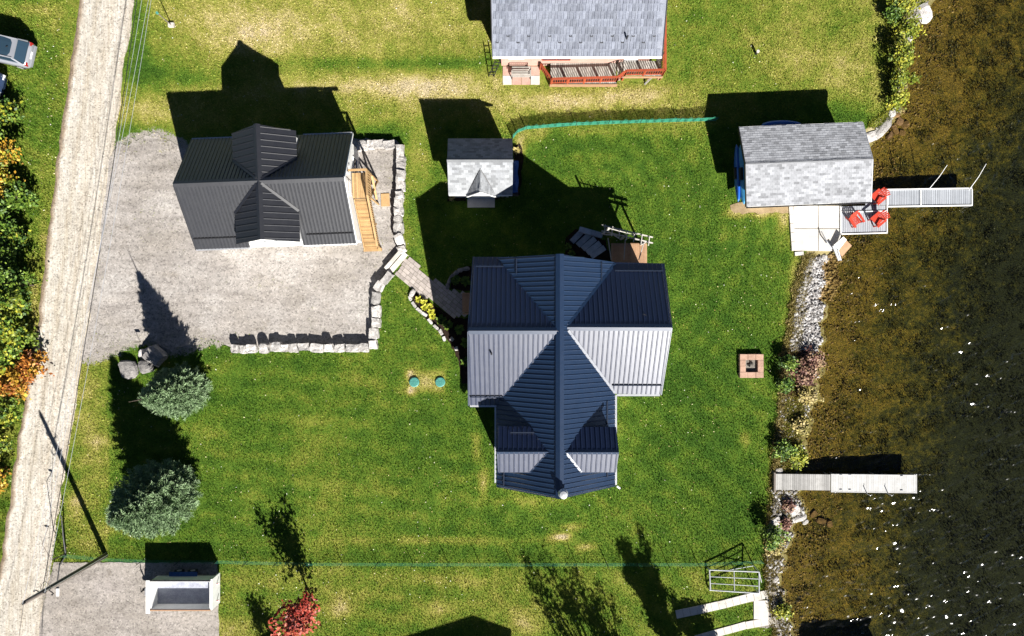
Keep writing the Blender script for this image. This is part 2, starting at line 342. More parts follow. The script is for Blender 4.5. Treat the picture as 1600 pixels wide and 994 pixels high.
# how dry the turf is, (px, py, rx, ry, amount) on the photograph's ground plane
DRYSPOTS = [(650, 250, 25, 50, .35), (560, 590, 45, 40, .18), (510, 770, 40, 60, .20), (480, 640, 60, 40, .1), (330, 570, 60, 14, .12), (667, 597, 30, 18, .30), (640, 585, 7, 8, .5), (641, 612, 7, 8, .55),
    (745, 690, 10, 40, .35), (755, 750, 8, 22, .5), (830, 782, 60, 8, .3), (870, 840, 16, 6, .55), (915, 855, 16, 5, .5), (1010, 790, 60, 50, .08), (880, 838, 10, 4, .5), (895, 823, 14, 6, .4), (700, 845, 130, 7, .3), (520, 845, 60, 8, .2),
    (1245, 430, 9, 60, .4), (1235, 480, 10, 60, .25), (1205, 820, 8, 60, .4), (1212, 720, 8, 40, .35), (1222, 640, 8, 50, .3), (1165, 690, 7, 22, .3), (1130, 640, 30, 4, .22), (1185, 335, 40, 6, .55), (1145, 330, 10, 10, .5),
    (1225, 345, 8, 20, .45), (830, 215, 25, 12, .35), (812, 235, 8, 18, .6), (930, 205, 120, 8, .22), (860, 160, 90, 18, .4), (985, 150, 60, 16, .32), (640, 140, 90, 22, .28), (560, 135, 120, 12, .22), (700, 130, 60, 20, .25), (480, 50, 160, 40, .16),
    (420, 45, 60, 40, .16), (360, 60, 40, 30, .1), (640, 20, 70, 20, .12), (560, 100, 200, 10, -.30), (720, 100, 60, 14, -.2), (230, 110, 40, 30, -.28), (215, 40, 14, 80, -.3), (300, 120, 60, 14, -.22), (225, 175, 40, 22, .28), (300, 30, 30, 30, .18),
    (1300, 180, 50, 20, -.22), (1330, 185, 30, 14, -.15), (1330, 110, 50, 60, .12), (1260, 110, 60, 30, .1), (1140, 60, 60, 60, -.06), (1090, 40, 40, 50, -.06), (1200, 60, 60, 40, .08), (1060, 110, 30, 20, -.12), (600, 215, 40, 14, -.2), (690, 300, 40, 60, -.02),
    (130, 620, 22, 90, .22), (150, 700, 30, 60, .2), (120, 790, 14, 24, .4), (190, 830, 60, 14, .18), (140, 850, 30, 20, .12), (250, 680, 60, 20, .1), (330, 670, 30, 24, .14), (590, 920, 250, 50, .10), (440, 900, 60, 18, .16), (820, 975, 25, 22, .45),
    (530, 950, 20, 18, .35), (680, 955, 30, 14, .4), (700, 905, 100, 12, .16), (360, 990, 30, 20, .35), (1150, 850, 40, 8, .2), (1080, 560, 60, 60, -.05), (1000, 640, 30, 100, -.02), (900, 230, 60, 30, -.06), (960, 270, 100, 60, -.08), (520, 660, 120, 14, .08), (460, 710, 90, 12, .08),
    (1090, 670, 3, 3, .3), (1085, 605, 3, 3, .5), (1225, 590, 6, 60, .2), (970, 760, 30, 30, -.06), (85, 40, 30, 20, .2), (110, 100, 14, 30, .25), (60, 15, 50, 10, .25), (50, 150, 40, 20, .05), (80, 250, 14, 40, .1), (70, 380, 8, 60, .25), (55, 480, 8, 60, .35)]
def dryness_and_lanes(x, y):
    px, py = CX + x * PXM, CY - y * PXM
    d = np.full(np.shape(x), .17)
    top = 1 / (1 + np.exp((py - (198 + 8 * np.sin(px / 40))) / 7)) * (px > 170)
    d = d + top * np.where(px > 790, .25, .29)
    d = d + .10 / (1 + np.exp(-(py - 884) / 4)) * (px > 340)
    d = d + .14 * (px < 170)
    for (a, b, rx, ry, k) in DRYSPOTS:
        e = ((px - a) / rx) ** 2 + ((py - b) / ry) ** 2
        d = d + k * np.exp(-e * .9)
    d = d + .24 / (1 + np.exp(-(px - 638) * .9)) / (1 + np.exp((px - 696) * .9)) / (1 + np.exp(-(py - 579) * .9)) / (1 + np.exp((py - 615) * .9))
    d = d + .07 * vnoise(x, y, 6.5, 8) + .05 * vnoise(x, y, 2.6, 3) + .05 * vnoise(x, y, .9, 4)
    # mower passes: light off the leaning blades, put into the turf colour as lanes
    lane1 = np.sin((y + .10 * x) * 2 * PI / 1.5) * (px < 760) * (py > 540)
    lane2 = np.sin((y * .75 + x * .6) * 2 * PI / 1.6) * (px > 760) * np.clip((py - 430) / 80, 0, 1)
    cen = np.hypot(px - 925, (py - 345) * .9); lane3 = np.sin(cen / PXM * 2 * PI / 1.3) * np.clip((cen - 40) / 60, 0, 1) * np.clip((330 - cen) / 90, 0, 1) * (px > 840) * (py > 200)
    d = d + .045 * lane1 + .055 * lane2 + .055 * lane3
    d = d - .05 * ((px > 940) & (py > 380) & (py < 700))
    return d

def gp(*pts): return [tuple(P(x, y)[:2]) for x, y in pts]
DRIVE = gp((150, 262), (176, 236), (205, 220), (245, 212), (272, 222), (300, 236), (545, 218), (620, 222), (628, 250), (626, 300), (622, 350), (626, 385), (612, 412), (594, 440), (588, 470), (586, 540), (365, 542), (330, 528), (300, 540), (262, 548), (232, 528), (205, 532), (180, 545), (150, 556), (118, 560), (128, 480), (140, 380))
PADP = gp((84, 879), (340, 879), (343, 1010), (55, 1010), (64, 960))
def inpoly(x, y, poly):
    r = np.zeros(x.shape, bool); n = len(poly)
    for i in range(n):
        x0, y0 = poly[i]; x1, y1 = poly[(i + 1) % n]
        if y0 == y1: continue
        c = (y0 > y) != (y1 > y); r ^= c & (x < (x1 - x0) * (y - y0) / (y1 - y0) + x0)
    return r
def edgedist(x, y, poly):
    """metres to the outline: positive outside, negative inside"""
    d = np.full(x.shape, 1e9)
    for i in range(len(poly)):
        (x0, y0), (x1, y1) = poly[i], poly[(i + 1) % len(poly)]; l2 = (x1 - x0) ** 2 + (y1 - y0) ** 2
        t = np.clip(((x - x0) * (x1 - x0) + (y - y0) * (y1 - y0)) / l2, 0, 1); d = np.minimum(d, np.hypot(x - x0 - t * (x1 - x0), y - y0 - t * (y1 - y0)))
    return np.where(inpoly(x, y, poly), -d, d)
def spill(x, y):
    """how far the driveway's gravel has strayed into the turf (only where no stone wall holds it)"""
    px, py = CX + x * PXM, CY - y * PXM; e = edgedist(x, y, DRIVE)
    w = np.where((px > 545) | ((py > 500) & (px > 345)), .12, 1.0)
    return np.clip(.92 - np.maximum(e, 0) / (1.15 * w), 0, 1)
def grid(name, X, Y, Z, m, attrs=None, kind='structure'):
    r, c = X.shape; V = np.stack([X, Y, Z], -1).reshape(-1, 3)
    i = np.arange(r - 1)[:, None] * c + np.arange(c - 1)[None]; i = i.ravel()
    Fq = np.stack([i, i + 1, i + c + 1, i + c], -1)
    o = np_mesh(name, V, Fq, m, {k: v.ravel() for k, v in (attrs or {}).items()}, smooth=True); o["kind"] = kind; return o
XL, XW = xl(ys), xw(ys)
u = np.concatenate([[-160, -110, -75, -55, -45]]); dense = np.linspace(0, 1, 330)
X = np.concatenate([np.repeat(u[None], len(ys), 0), -40 + (XL[:, None] + 40) * dense[None]], 1); Y = np.repeat(ys[:, None], X.shape[1], 1)
Z = .018 * vnoise(X, Y, 1.3, 11) + .012 * vnoise(X, Y, .45, 12) - .012
Z[:, -1] = 0
grid("lawn", X, Y, Z, M_ground, {"dry": dryness_and_lanes(X, Y), "tint": np.full(X.shape, .5), "gravel": spill(X, Y)})
t = np.linspace(0, 1, 12)
XB = XL[:, None] + (XW + .5 - XL)[:, None] * t[None]; YB = np.repeat(ys[:, None], 12, 1)
ZB = -.40 * t[None] ** 1.2 + .03 * vnoise(XB, YB, .5, 21) * (t[None] > .05) * (t[None] < .95)
tb = NT("shore_bank_earth")
c = tb.ramp(tb.noise(1.6, 5), [(.3, (.19, .15, .06)), (.5, (.33, .28, .13)), (.7, (.42, .37, .24))])
c = tb.mix(1.0, c, tb.ramp(tb.noise(26, 4, .75), [(.3, tb.g(.45)), (.65, tb.g(1.15))]), 'MULTIPLY'); tb.bump(tb.noise(16, 5, .8), 1, .06)
grid("shore_bank", XB, YB, ZB, tb.set(c, .9, .2))
ub = np.concatenate([np.linspace(0, 1, 150), [1.4, 2.0, 3.0, 4.5]])
XD = (XW + .5)[:, None] + (40 - XW)[:, None] * ub[None]; YD = np.repeat(ys[:, None], len(ub), 1)
D = XD - (XW + .5)[:, None]
ZD = -.43 - np.minimum(D, 9) * .032 - .10 * np.clip(D / 2, 0, 1) + .05 * vnoise(XD, YD, .7, 31) * (D > .1) + .03 * vnoise(XD, YD, .3, 32) * (D > .1)
ZD[:, 0] = ZB[:, -1]
tb = NT("lake_bed_weed_gravel_depth_tint")
d = tb.attr("shore")                                          # metres offshore: gravel gives way to weed, deeper water's darkening painted in
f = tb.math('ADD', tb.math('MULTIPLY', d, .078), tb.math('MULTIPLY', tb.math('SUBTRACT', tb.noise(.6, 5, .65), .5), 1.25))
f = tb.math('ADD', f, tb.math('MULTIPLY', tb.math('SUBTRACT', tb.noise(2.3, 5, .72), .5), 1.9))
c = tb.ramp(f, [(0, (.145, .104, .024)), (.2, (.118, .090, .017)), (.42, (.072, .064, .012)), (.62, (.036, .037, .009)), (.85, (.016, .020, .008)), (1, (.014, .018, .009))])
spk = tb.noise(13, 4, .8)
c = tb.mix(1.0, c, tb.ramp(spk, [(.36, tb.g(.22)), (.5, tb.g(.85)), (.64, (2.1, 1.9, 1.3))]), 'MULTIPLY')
cau = tb.voro(4.2, 'DISTANCE_TO_EDGE', None)  # net of brighter lines painted on the bed as caustic light
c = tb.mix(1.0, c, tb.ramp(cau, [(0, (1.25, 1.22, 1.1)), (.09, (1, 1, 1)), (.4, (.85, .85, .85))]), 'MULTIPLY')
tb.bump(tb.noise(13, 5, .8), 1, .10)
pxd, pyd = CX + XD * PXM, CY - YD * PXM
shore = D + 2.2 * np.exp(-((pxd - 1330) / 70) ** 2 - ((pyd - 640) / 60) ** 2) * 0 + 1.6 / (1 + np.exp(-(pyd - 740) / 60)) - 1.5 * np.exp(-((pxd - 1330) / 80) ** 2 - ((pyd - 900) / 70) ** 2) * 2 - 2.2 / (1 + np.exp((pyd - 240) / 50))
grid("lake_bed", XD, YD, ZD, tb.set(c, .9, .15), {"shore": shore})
# water sheet, a little way in under the bank
tw = bpy.data.materials.new("lake_water"); tw.use_nodes = True; n_ = tw.node_tree.nodes; l_ = tw.node_tree.links; n_.remove(n_["Principled BSDF"])
def wmath(op, a, b):
    m = n_.new("ShaderNodeMath"); m.operation = op
    for i, v in enumerate((a, b)):
        if hasattr(v, "is_linked"): l_.new(v, m.inputs[i])
        else: m.inputs[i].default_value = v
    return m.outputs[0]
tr = n_.new("ShaderNodeBsdfTransparent"); tr.inputs[0].default_value = (.80, .80, .68, 1)
gl = n_.new("ShaderNodeBsdfGlossy"); gl.inputs["Roughness"].default_value = .13
lw = n_.new("ShaderNodeLayerWeight"); lw.inputs["Blend"].default_value = .5     # Schlick: the same from both sides of the sheet
frv = wmath('ADD', .02, wmath('MULTIPLY', .98, wmath('POWER', lw.outputs["Facing"], 5.0)))
mx = n_.new("ShaderNodeMixShader"); l_.new(frv, mx.inputs[0]); l_.new(tr.outputs[0], mx.inputs[1]); l_.new(gl.outputs[0], mx.inputs[2])
l_.new(mx.outputs[0], n_["Material Output"].inputs["Surface"])
# wind chop as real little waves: steep enough to glint only where the gusts are
wx = np.concatenate([[8, 14], np.arange(19.5, 38.5, .065), [45, 60, 100, 170]]); wy = np.concatenate([[-170, -100, -50, -32], np.arange(-24.5, 24.5, .065), [32, 50, 100, 170]])
XW_, YW_ = np.meshgrid(wx, wy)
def chop(x, y, s, st, a, seed): c_, s_ = math.cos(a), math.sin(a); return vnoise((x * c_ + y * s_) / st, (-x * s_ + y * c_), s, seed)
gust = .5 + .5 * vnoise(XW_, YW_, 4.5, 61) * .7 + .5 * vnoise(XW_, YW_, 1.7, 62) * .45
pxw, pyw = CX + XW_ * PXM, CY - YW_ * PXM
gust = gust + .16 * np.clip((pxw - 1330) / 200, -.8, 1) + .14 * np.clip((pyw - 600) / 300, -.6, 1)
for (a_, b_, rx_, ry_, k_) in ((1500, 260, 110, 70, 1.0), (1375, 425, 90, 60, .6), (1540, 590, 60, 70, .2), (1450, 90, 60, 70, .8), (1300, 620, 40, 80, .35), (1480, 870, 120, 110, .12)): gust = gust + k_ * np.exp(-((pxw - a_) / rx_) ** 2 - ((pyw - b_) / ry_) ** 2)
gust = np.clip((gust - .32) / .5, 0, 1.9)
ZWV = ZW + (.50 + .50 * gust) * np.clip((XW_ - xw(YW_) + .3) / 3.0, .2, 1) * (.060 * chop(XW_, YW_, .55, 1.9, R(32), 63) + .070 * chop(XW_, YW_, .22, 2.0, R(28), 64) + .018 * chop(XW_, YW_, .15, 1.7, R(18), 65))
ZWV[(XW_ < 19.4) | (XW_ > 38.4) | (np.abs(YW_) > 24.4)] = ZW
grid("water", XW_, YW_, ZWV, tw)
MB().add([(-200, -200, -2.2), (200, -200, -2.2), (200, 200, -2.2), (-200, 200, -2.2)], [(0, 1, 2, 3)]).build("ground_below", M_soil, kind='structure')

# road
RL = [(-400, 168), (0, 123), (250, 88), (490, 60), (700, 25), (994, -17), (1400, -70)]
RR = [(-400, 262), (0, 210), (250, 175), (490, 144), (700, 108), (800, 93), (870, 82), (994, 62), (1400, 10)]
ry = np.arange(-50, 45, .25); rp = CY - ry * PXM
rl = (interp(RL, rp) - CX) / PXM + .10 * vnoise(ry, ry * 0, .7, 41); rr = (interp(RR, rp) - CX) / PXM + .14 * vnoise(ry, ry * 0, .8, 42)
ta = np.linspace(0, 1, 30)
XR = rl[:, None] + (rr - rl)[:, None] * ta[None]; YR = np.repeat(ry[:, None], 30, 1)
ZR = .035 + .03 * np.sin(PI * ta)[None] + .012 * vnoise(XR, YR, .5, 43) + .05 * np.exp(-((ta - .09) / .04) ** 2)[None]
ZR[:, 0] = -.05; ZR[:, -1] = -.05
grid("gravel_road", XR, YR, ZR, M_road, {"across": np.repeat(ta[None], len(ry), 0)})
def dens(poly, step=.25, jit=.1, seed=5, closed=True):
    r = random.Random(seed); out = []
    for i in range(len(poly) if closed else len(poly) - 1):
        a, b = Vector(poly[i][:2]), Vector(poly[(i + 1) % len(poly)][:2]); n = max(1, int((b - a).length / step))
        for k in range(n):
            p = a.lerp(b, k / n); out.append((p.x + r.uniform(-jit, jit), p.y + r.uniform(-jit, jit)))
    return out
def sheet(name, poly, z, m, jit=.1, kind='structure', step=.25):
    d = dens(poly, step, jit)
    mb = MB().add([(x, y, z) for x, y in d], [tuple(range(len(d)))]); o = mb.build(name, m, kind=kind)
    bm = bmesh.new(); bm.from_mesh(o.data); bmesh.ops.triangulate(bm, faces=bm.faces); bm.to_mesh(o.data); bm.free(); return o
sheet("gravel_driveway", DRIVE, .030, M_drive, .22)
sheet("gravel_parking_pad", PADP, .026, M_pad, .03)
BED1 = gp((643, 457), (652, 453), (668, 470), (697, 488), (714, 496), (726, 500), (737, 492), (737, 600), (722, 600), (716, 560), (700, 532), (672, 505), (648, 478))
BED2 = gp((703, 452), (706, 436), (713, 425), (724, 418), (738, 415), (738, 456), (722, 455))
BED3 = gp((884, 372), (900, 358), (945, 372), (955, 408), (884, 408))
BED4 = gp((700, 306), (728, 306), (728, 314), (698, 314)); BED5 = gp((803, 228), (812, 226), (818, 240), (812, 306), (774, 312), (774, 304), (803, 304))
for b, z in ((BED1, .024), (BED2, .025), (BED3, .024), (BED4, .024), (BED5, .024)): sheet("garden_soil", b, z, M_soil, .06)
BHAPRON = gp((1140, 322), (1160, 316), (1240, 318), (1240, 332), (1145, 334)); M_dirt = mat("sandy_dirt", (.36, .27, .16), (.25, .18, .10), 2, .95, .1, .6, 30, grain=.4)
sheet("bare_dirt_strip", BHAPRON, .028, M_dirt, .08)
DRYPATH = gp((745, 640), (758, 690), (762, 760), (752, 768), (744, 700))

# grass blades on the lawns
def rect(x0, x1, y0, y1): return [(x0, y0), (x1, y0), (x1, y1), (x0, y1)]
WALKP = gp((606, 420), (632, 393), (666, 428), (699, 450), (726, 456), (726, 493), (711, 496), (646, 453))
NOGRASS = [DRIVE, PADP, BED1, BED2, BED3, BED4, BED5, BHAPRON, WALKP, rect(-.8, 6.4, -10.5, 3.6), rect(-2.2, 9.3, -5.3, 3.3), rect(-4.1, -.1, 8.4, 11.9), gp((1232, 320), (1316, 320), (1318, 396), (1238, 398)),
           gp((785, -10), (1042, -10), (1042, 128), (860, 132), (785, 134)), gp((1160, 210), (1360, 200), (1360, 330), (1165, 322)), gp((1062, 952), (1180, 932), (1212, 930), (1212, 972), (1182, 984), (1090, 1000), (1090, 984), (1176, 968), (1176, 940), (1062, 966)), gp((955, 380), (1012, 384), (1012, 410), (955, 410)),
           gp((1157, 556), (1190, 556), (1190, 588), (1157, 588)), gp((275, 300), (545, 275), (548, 388), (290, 388))]
sp = .108
gx, gy = np.meshgrid(np.arange(-38.5, 27.5, sp), np.arange(-24, 24, sp)); gx = gx.ravel(); gy = gy.ravel()
gx = gx + rng.uniform(-.5, .5, gx.size) * sp; gy = gy + rng.uniform(-.5, .5, gy.size) * sp
fx = gx + rng.normal(0, .10, gx.size); fy = gy + rng.normal(0, .10, gx.size)
keep = fx < xl(gy) + .1
fx2 = gx + rng.normal(0, .42, gx.size); fy2 = gy + rng.normal(0, .42, gy.size)
for pl in NOGRASS[1:]: keep &= ~inpoly(fx, fy, pl)
ed_ = edgedist(gx, gy, DRIVE); sp_o = spill(gx, gy); keep &= ~(ed_ < 0) & (rng.uniform(0, 1, gx.size) > sp_o * .85 + .55 * (vnoise(gx, gy, .4, 71) * (sp_o > .1)))
px_, py_ = CX + fx * PXM, CY - fy * PXM
keep &= ~((px_ > interp(RL, py_) + 1) & (px_ < interp(RR, py_) - 1))
# sparse weeds where the gravel thins out
weedp = [(600, 380, 20, 60), (585, 420, 25, 50), (520, 500, 40, 16), (430, 445, 40, 10), (190, 240, 22, 18), (260, 330, 40, 40), (165, 535, 30, 26), (165, 535, 18, 18), (255, 222, 20, 10), (345, 535, 30, 8), (235, 528, 40, 10), (600, 260, 14, 40), (225, 225, 30, 10), (165, 300, 8, 60), (155, 420, 8, 70), (330, 525, 60, 8), (440, 385, 40, 6)]
wk = np.zeros(gx.size)
for (a, b, rx, ryy) in weedp: wk += np.exp(-((px_ - a) / rx) ** 2 - ((py_ - b) / ryy) ** 2)
pxg, pyg = CX + gx * PXM, CY - gy * PXM
edge_in = np.exp(ed_ / .45) * .45 * ((pxg < 320) | (pyg < 240)) * (vnoise(gx, gy, .5, 72) > -.2) * (pxg > interp(RR, pyg) + 14)
weeds = (ed_ < 0) & (rng.uniform(0, 1, gx.size) < wk * .16 + edge_in) & ~inpoly(gx, gy, NOGRASS[-1])
keep |= weeds
gx, gy, wd = gx[keep], gy[keep], weeds[keep]; nT = gx.size
dr = dryness_and_lanes(gx, gy) + wd * .25
B = 4
bx = np.repeat(gx, B) + rng.normal(0, .03, nT * B); by = np.repeat(gy, B) + rng.normal(0, .03, nT * B)
ang = rng.uniform(0, 2 * PI, nT * B); hh = rng.uniform(.03, .07, nT * B) * np.repeat(rng.choice([.7, 1.0, 1.0, 1.6], nT), B); wb = rng.uniform(.016, .030, nT * B); lean = rng.uniform(.2, 1.1, nT * B) * hh
rough = (CX + bx * PXM < 100) | (bx > xl(by) - .35); hh[rough] *= 1.7
ca, sa = np.cos(ang), np.sin(ang); la = rng.uniform(0, 2 * PI, nT * B)
V = np.empty((nT * B, 3, 3), np.float32)
V[:, 0] = np.stack([bx - ca * wb, by - sa * wb, np.full(bx.size, -.005)], -1); V[:, 1] = np.stack([bx + ca * wb, by + sa * wb, np.full(bx.size, -.005)], -1)
V[:, 2] = np.stack([bx + np.cos(la) * lean, by + np.sin(la) * lean, hh], -1)
tint = np.repeat(np.clip(np.repeat(rng.uniform(.0, 1, nT), B) + rng.normal(0, .16, nT * B), 0, 1), 3); dryv = np.repeat(np.repeat(dr, B) + rng.normal(0, .05, nT * B), 3)
go = np_mesh("grass", V.reshape(-1, 3), np.arange(nT * B * 3).reshape(-1, 3), M_blade, {"dry": dryv, "tint": tint})
tag(go, "short mown grass covering the lawns round the houses", "grass", kind="stuff")
print("grass tris", nT * B)
# ================================================================ ROOF TOOLS
def plane_basis(poly):
    n = (poly[1] - poly[0]).cross(poly[2] - poly[0]).normalized()
    if n.z < 0: n = -n
    v = (Vector((0, 0, 1)) - n * n.z).normalized(); u = v.cross(n).normalized()
    return n, u, v
def spans(p2, a, axis):
    """where the line coord[axis]=a crosses the polygon: sorted list of intervals of the other coordinate"""
    o = 1 - axis; xs = []
    for i in range(len(p2)):
        p, q = p2[i], p2[(i + 1) % len(p2)]
        if (p[axis] > a) != (q[axis] > a): xs.append(p[o] + (a - p[axis]) * (q[o] - p[o]) / (q[axis] - p[axis]))
    xs.sort(); return list(zip(xs[::2], xs[1::2]))
def roof_slope(parent, poly, m, M=None, ribs=.30, rib_mat=None, courses=None, tick=.10, name="roof_slope", ribw=.046, ribh=.034, tab=.33, thick=.012):
    """one plane of a roof: a slab, with standing ribs (steel) or lapped courses (shingle) as real relief"""
    poly = [Vector(p) for p in poly]
    o = MB(M).slab(poly, tick).build(name, m, parent)
    n, u, v = plane_basis(poly); o0 = poly[0]
    p2 = [((p - o0).dot(u), (p - o0).dot(v)) for p in poly]
    W3 = lambda a, b, h: o0 + u * a + v * b + n * h
    if ribs:
        mb = MB(M); us = [p[0] for p in p2]; a = min(us) + ribs * .5
        while a < max(us):
            for b0, b1 in spans(p2, a, 0):
                if b1 - b0 > .1:
                    w, h = ribw, ribh
                    mb.add([W3(a - w, b0, 0), W3(a + w, b0, 0), W3(a + w * .3, b0, h), W3(a - w * .3, b0, h), W3(a - w, b1, 0), W3(a + w, b1, 0), W3(a + w * .3, b1, h), W3(a - w * .3, b1, h)],
                           [(0, 1, 2, 3), (7, 6, 5, 4), (0, 3, 7, 4), (3, 2, 6, 7), (2, 1, 5, 6)])
            a += ribs
        mb.build("roof_rib", rib_mat or m, o, kind="stuff")
    if courses:
        mb = MB(M); vs_ = [p[1] for p in p2]; b = min(vs_); k = 0; r = random.Random(len(poly) + int(100 * o0.x))
        while b < max(vs_) - .02:
            for a0, a1 in spans(p2, b + courses * .5, 1):
                a = a0 - (k % 2) * tab * .5
                while a < a1:
                    x0, x1 = max(a, a0) + .004, min(a + tab, a1) - .004; t_ = thick * (1 + r.uniform(0, .8))
                    if x1 - x0 > .03:
                        d = r.uniform(0, .012)
                        mb.add([W3(x0, b - d, t_), W3(x1, b - d, t_), W3(x1, b + courses, .003), W3(x0, b + courses, .003), W3(x0, b - d, 0), W3(x1, b - d, 0)], [(0, 1, 2, 3), (4, 5, 1, 0)])
                    a += tab
            b += courses; k += 1
        sc = mb.build("shingle_course", m, o, kind="stuff"); at_ = sc.data.attributes.new("tone", 'FLOAT', 'POINT'); tv = np.random.default_rng(len(mb.v)).uniform(0, 1, len(mb.v) // 6); at_.data.foreach_set("value", np.repeat(tv, 6).astype(np.float32))
    return o
def guard(parent, a, b, m, M=None, off=.07):
    """snow guard bar standing on little feet on the roof"""
    a, b = Vector(a) + Vector((0, 0, off)), Vector(b) + Vector((0, 0, off)); mb = MB(M).bar(a, b, .07, .06)
    n = max(2, int((b - a).length / .9))
    for i in range(n + 1):
        p = a.lerp(b, i / n); mb.bar(p + Vector((0, 0, .0)), p - Vector((0, 0, off + .02)), .05, .05)
    return mb.build("snow_guard", m, parent)
def capline(parent, a, b, m, M=None, w=.28, name="ridge_cap"):
    a, b = Vector(a), Vector(b); d = (b - a).normalized(); r = d.cross(Vector((0, 0, 1))).normalized() * w / 2
    up = Vector((0, 0, .055)); dn = Vector((0, 0, -.08))
    return MB(M).add([a - r + dn, a + up, a + r + dn, b - r + dn, b + up, b + r + dn], [(0, 1, 4, 3), (1, 2, 5, 4), (0, 2, 1), (3, 4, 5)]).build(name, m, parent)
def trim(parent, a, b, m, M=None, w=.05, h=.2, name="fascia"):
    return MB(M).bar(a, b, w, h).build(name, m, parent)
def window(parent, c, w, h, face, M=None, frame=.06, mat_f=None, name="window"):
    """framed pane standing proud of a wall; face = outward direction in plan"""
    c = Vector(c); f = Vector(face).normalized(); s = Vector((-f.y, f.x, 0))
    mb = MB(M); z = Vector((0, 0, 1)); q = lambda a, b: c + s * a + z * b + f * .03
    for a, b in ((q(-w / 2, -h / 2), q(w / 2, -h / 2)), (q(-w / 2, h / 2), q(w / 2, h / 2)), (q(-w / 2, -h / 2), q(-w / 2, h / 2)), (q(w / 2, -h / 2), q(w / 2, h / 2)), (q(0, -h / 2), q(0, h / 2))): mb.bar(a, b, frame, frame, f)
    o = mb.build(name, mat_f or M_white, parent)
    g = [c + s * a + z * b + f * .012 for a, b in ((-w / 2, -h / 2), (w / 2, -h / 2), (w / 2, h / 2), (-w / 2, h / 2))]
    MB(M).add(g, [(0, 1, 2, 3)]).build("pane", M_glass, o); return o
def door(parent, c, w, h, face, M=None, m=None, handle=True, name="door"):
    c = Vector(c); f = Vector(face).normalized(); s = Vector((-f.y, f.x, 0)); z = Vector((0, 0, 1))
    mb = MB(M).bar(c + s * (-w / 2) + z * (h / 2) + f * .02, c + s * (w / 2) + z * (h / 2) + f * .02, .06, h, z)
    n = max(1, int(h / .55))
    for i in range(n): mb.bar(c + s * (-w * .38) + z * (h * (i + .5) / n) + f * .055, c + s * (w * .38) + z * (h * (i + .5) / n) + f * .055, .02, h / n * .6, z)
    o = mb.build(name, m or M_white, parent)
    if handle: MB(M).bar(c + s * (w * .4) + z * (h * .45) + f * .06, c + s * (w * .4) + z * (h * .5) + f * .10, .04, .04).build("handle", M_dark, o)
    return o

# ================================================================ MAIN HOUSE
hs = thing("navy_roofed_house", (2.9, -.8, 0), "large house with crossed navy steel roofs in the middle of the green lawn", "house")
RX, ZR, ZE = 2.88, 7.4, 4.6
zr2 = 7.05
w_ = MB(); w_.gable(-.75, 6.3, -10.45, 3.45, 4.45, 7.15, 'y', rx=RX); w_.build("wall", M_siding, hs)
MB().gable(-2.15, 2.85, -5.2, 3.5, 4.4, 7.15, 'x', rx=-.77).build("wall", M_siding, hs)
MB().gable(2.95, 9.25, -4.5, 3.2, 4.4, 6.8, 'x', rx=-.58).build("wall", M_siding, hs)
N = M_navy
# main ridge, west and east planes
roof_slope(hs, [(-1.0, -10.78, ZE), (RX, -10.82, ZR), (RX, 3.84, ZR), (-1.0, 3.86, ZE)], N)
roof_slope(hs, [(RX, -10.82, ZR), (6.62, -10.72, ZE), (6.62, 3.58, ZE), (RX, 3.84, ZR)], N)
# west wing
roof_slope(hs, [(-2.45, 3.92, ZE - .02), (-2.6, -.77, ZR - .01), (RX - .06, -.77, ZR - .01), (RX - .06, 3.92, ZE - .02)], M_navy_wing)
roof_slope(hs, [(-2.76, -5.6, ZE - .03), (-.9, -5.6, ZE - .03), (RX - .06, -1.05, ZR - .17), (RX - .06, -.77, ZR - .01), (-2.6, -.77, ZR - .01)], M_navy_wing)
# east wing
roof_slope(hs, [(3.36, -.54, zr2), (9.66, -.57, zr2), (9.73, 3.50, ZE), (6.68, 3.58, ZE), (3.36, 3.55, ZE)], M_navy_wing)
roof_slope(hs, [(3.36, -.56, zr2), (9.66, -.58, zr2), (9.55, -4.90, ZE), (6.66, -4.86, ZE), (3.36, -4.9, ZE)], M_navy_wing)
capline(hs, (RX, -10.83, ZR), (RX, 3.86, ZR), N, w=.5); capline(hs, (-2.62, -.77, ZR), (RX - .2, -.77, ZR), N, w=.42); capline(hs, (3.35, -.56, zr2), (9.68, -.58, zr2), N, w=.42)
# valley flashings
for a, b in (((RX - .25, -1.0, ZR - .16), (-.9, -5.55, ZE + .02)), ((3.42, -.75, zr2 - .02), (6.6, -4.8, ZE + .06)), ((3.42, -.4, zr2 - .02), (6.62, 3.5, ZE + .05)), ((RX - .25, -.5, ZR - .16), (-.85, 3.8, ZE + .05))):
    MB().bar(a, b, .16, .05).build("valley_flashing", N, hs)
# dormers
def dorm(x0, x1, yr, zr, half, ze, sgn):
    xe = x0 + sgn * .02
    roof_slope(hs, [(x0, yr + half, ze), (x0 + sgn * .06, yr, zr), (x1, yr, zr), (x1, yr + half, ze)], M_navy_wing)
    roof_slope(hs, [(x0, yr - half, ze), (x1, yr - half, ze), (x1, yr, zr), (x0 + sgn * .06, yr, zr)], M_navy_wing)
    capline(hs, (x0 + sgn * .05, yr, zr), (x1, yr, zr), N, w=.3)
    MB().gable(min(x0 - sgn * .25, x1), max(x0 - sgn * .25, x1), yr - half + .2, yr + half - .2, ze - .1, zr - .12, 'x', z0=4.2).build("dormer_wall", M_siding, hs)
    window(hs, (x0 - sgn * .25, yr, ze - .75), 1.0, .9, (sgn, 0, 0))
dorm(-.86, 2.32, -8.14, 6.9, 1.43, 6.12, -1); dorm(6.42, 3.2, -8.12, 7.12, 1.40, 6.33, 1)
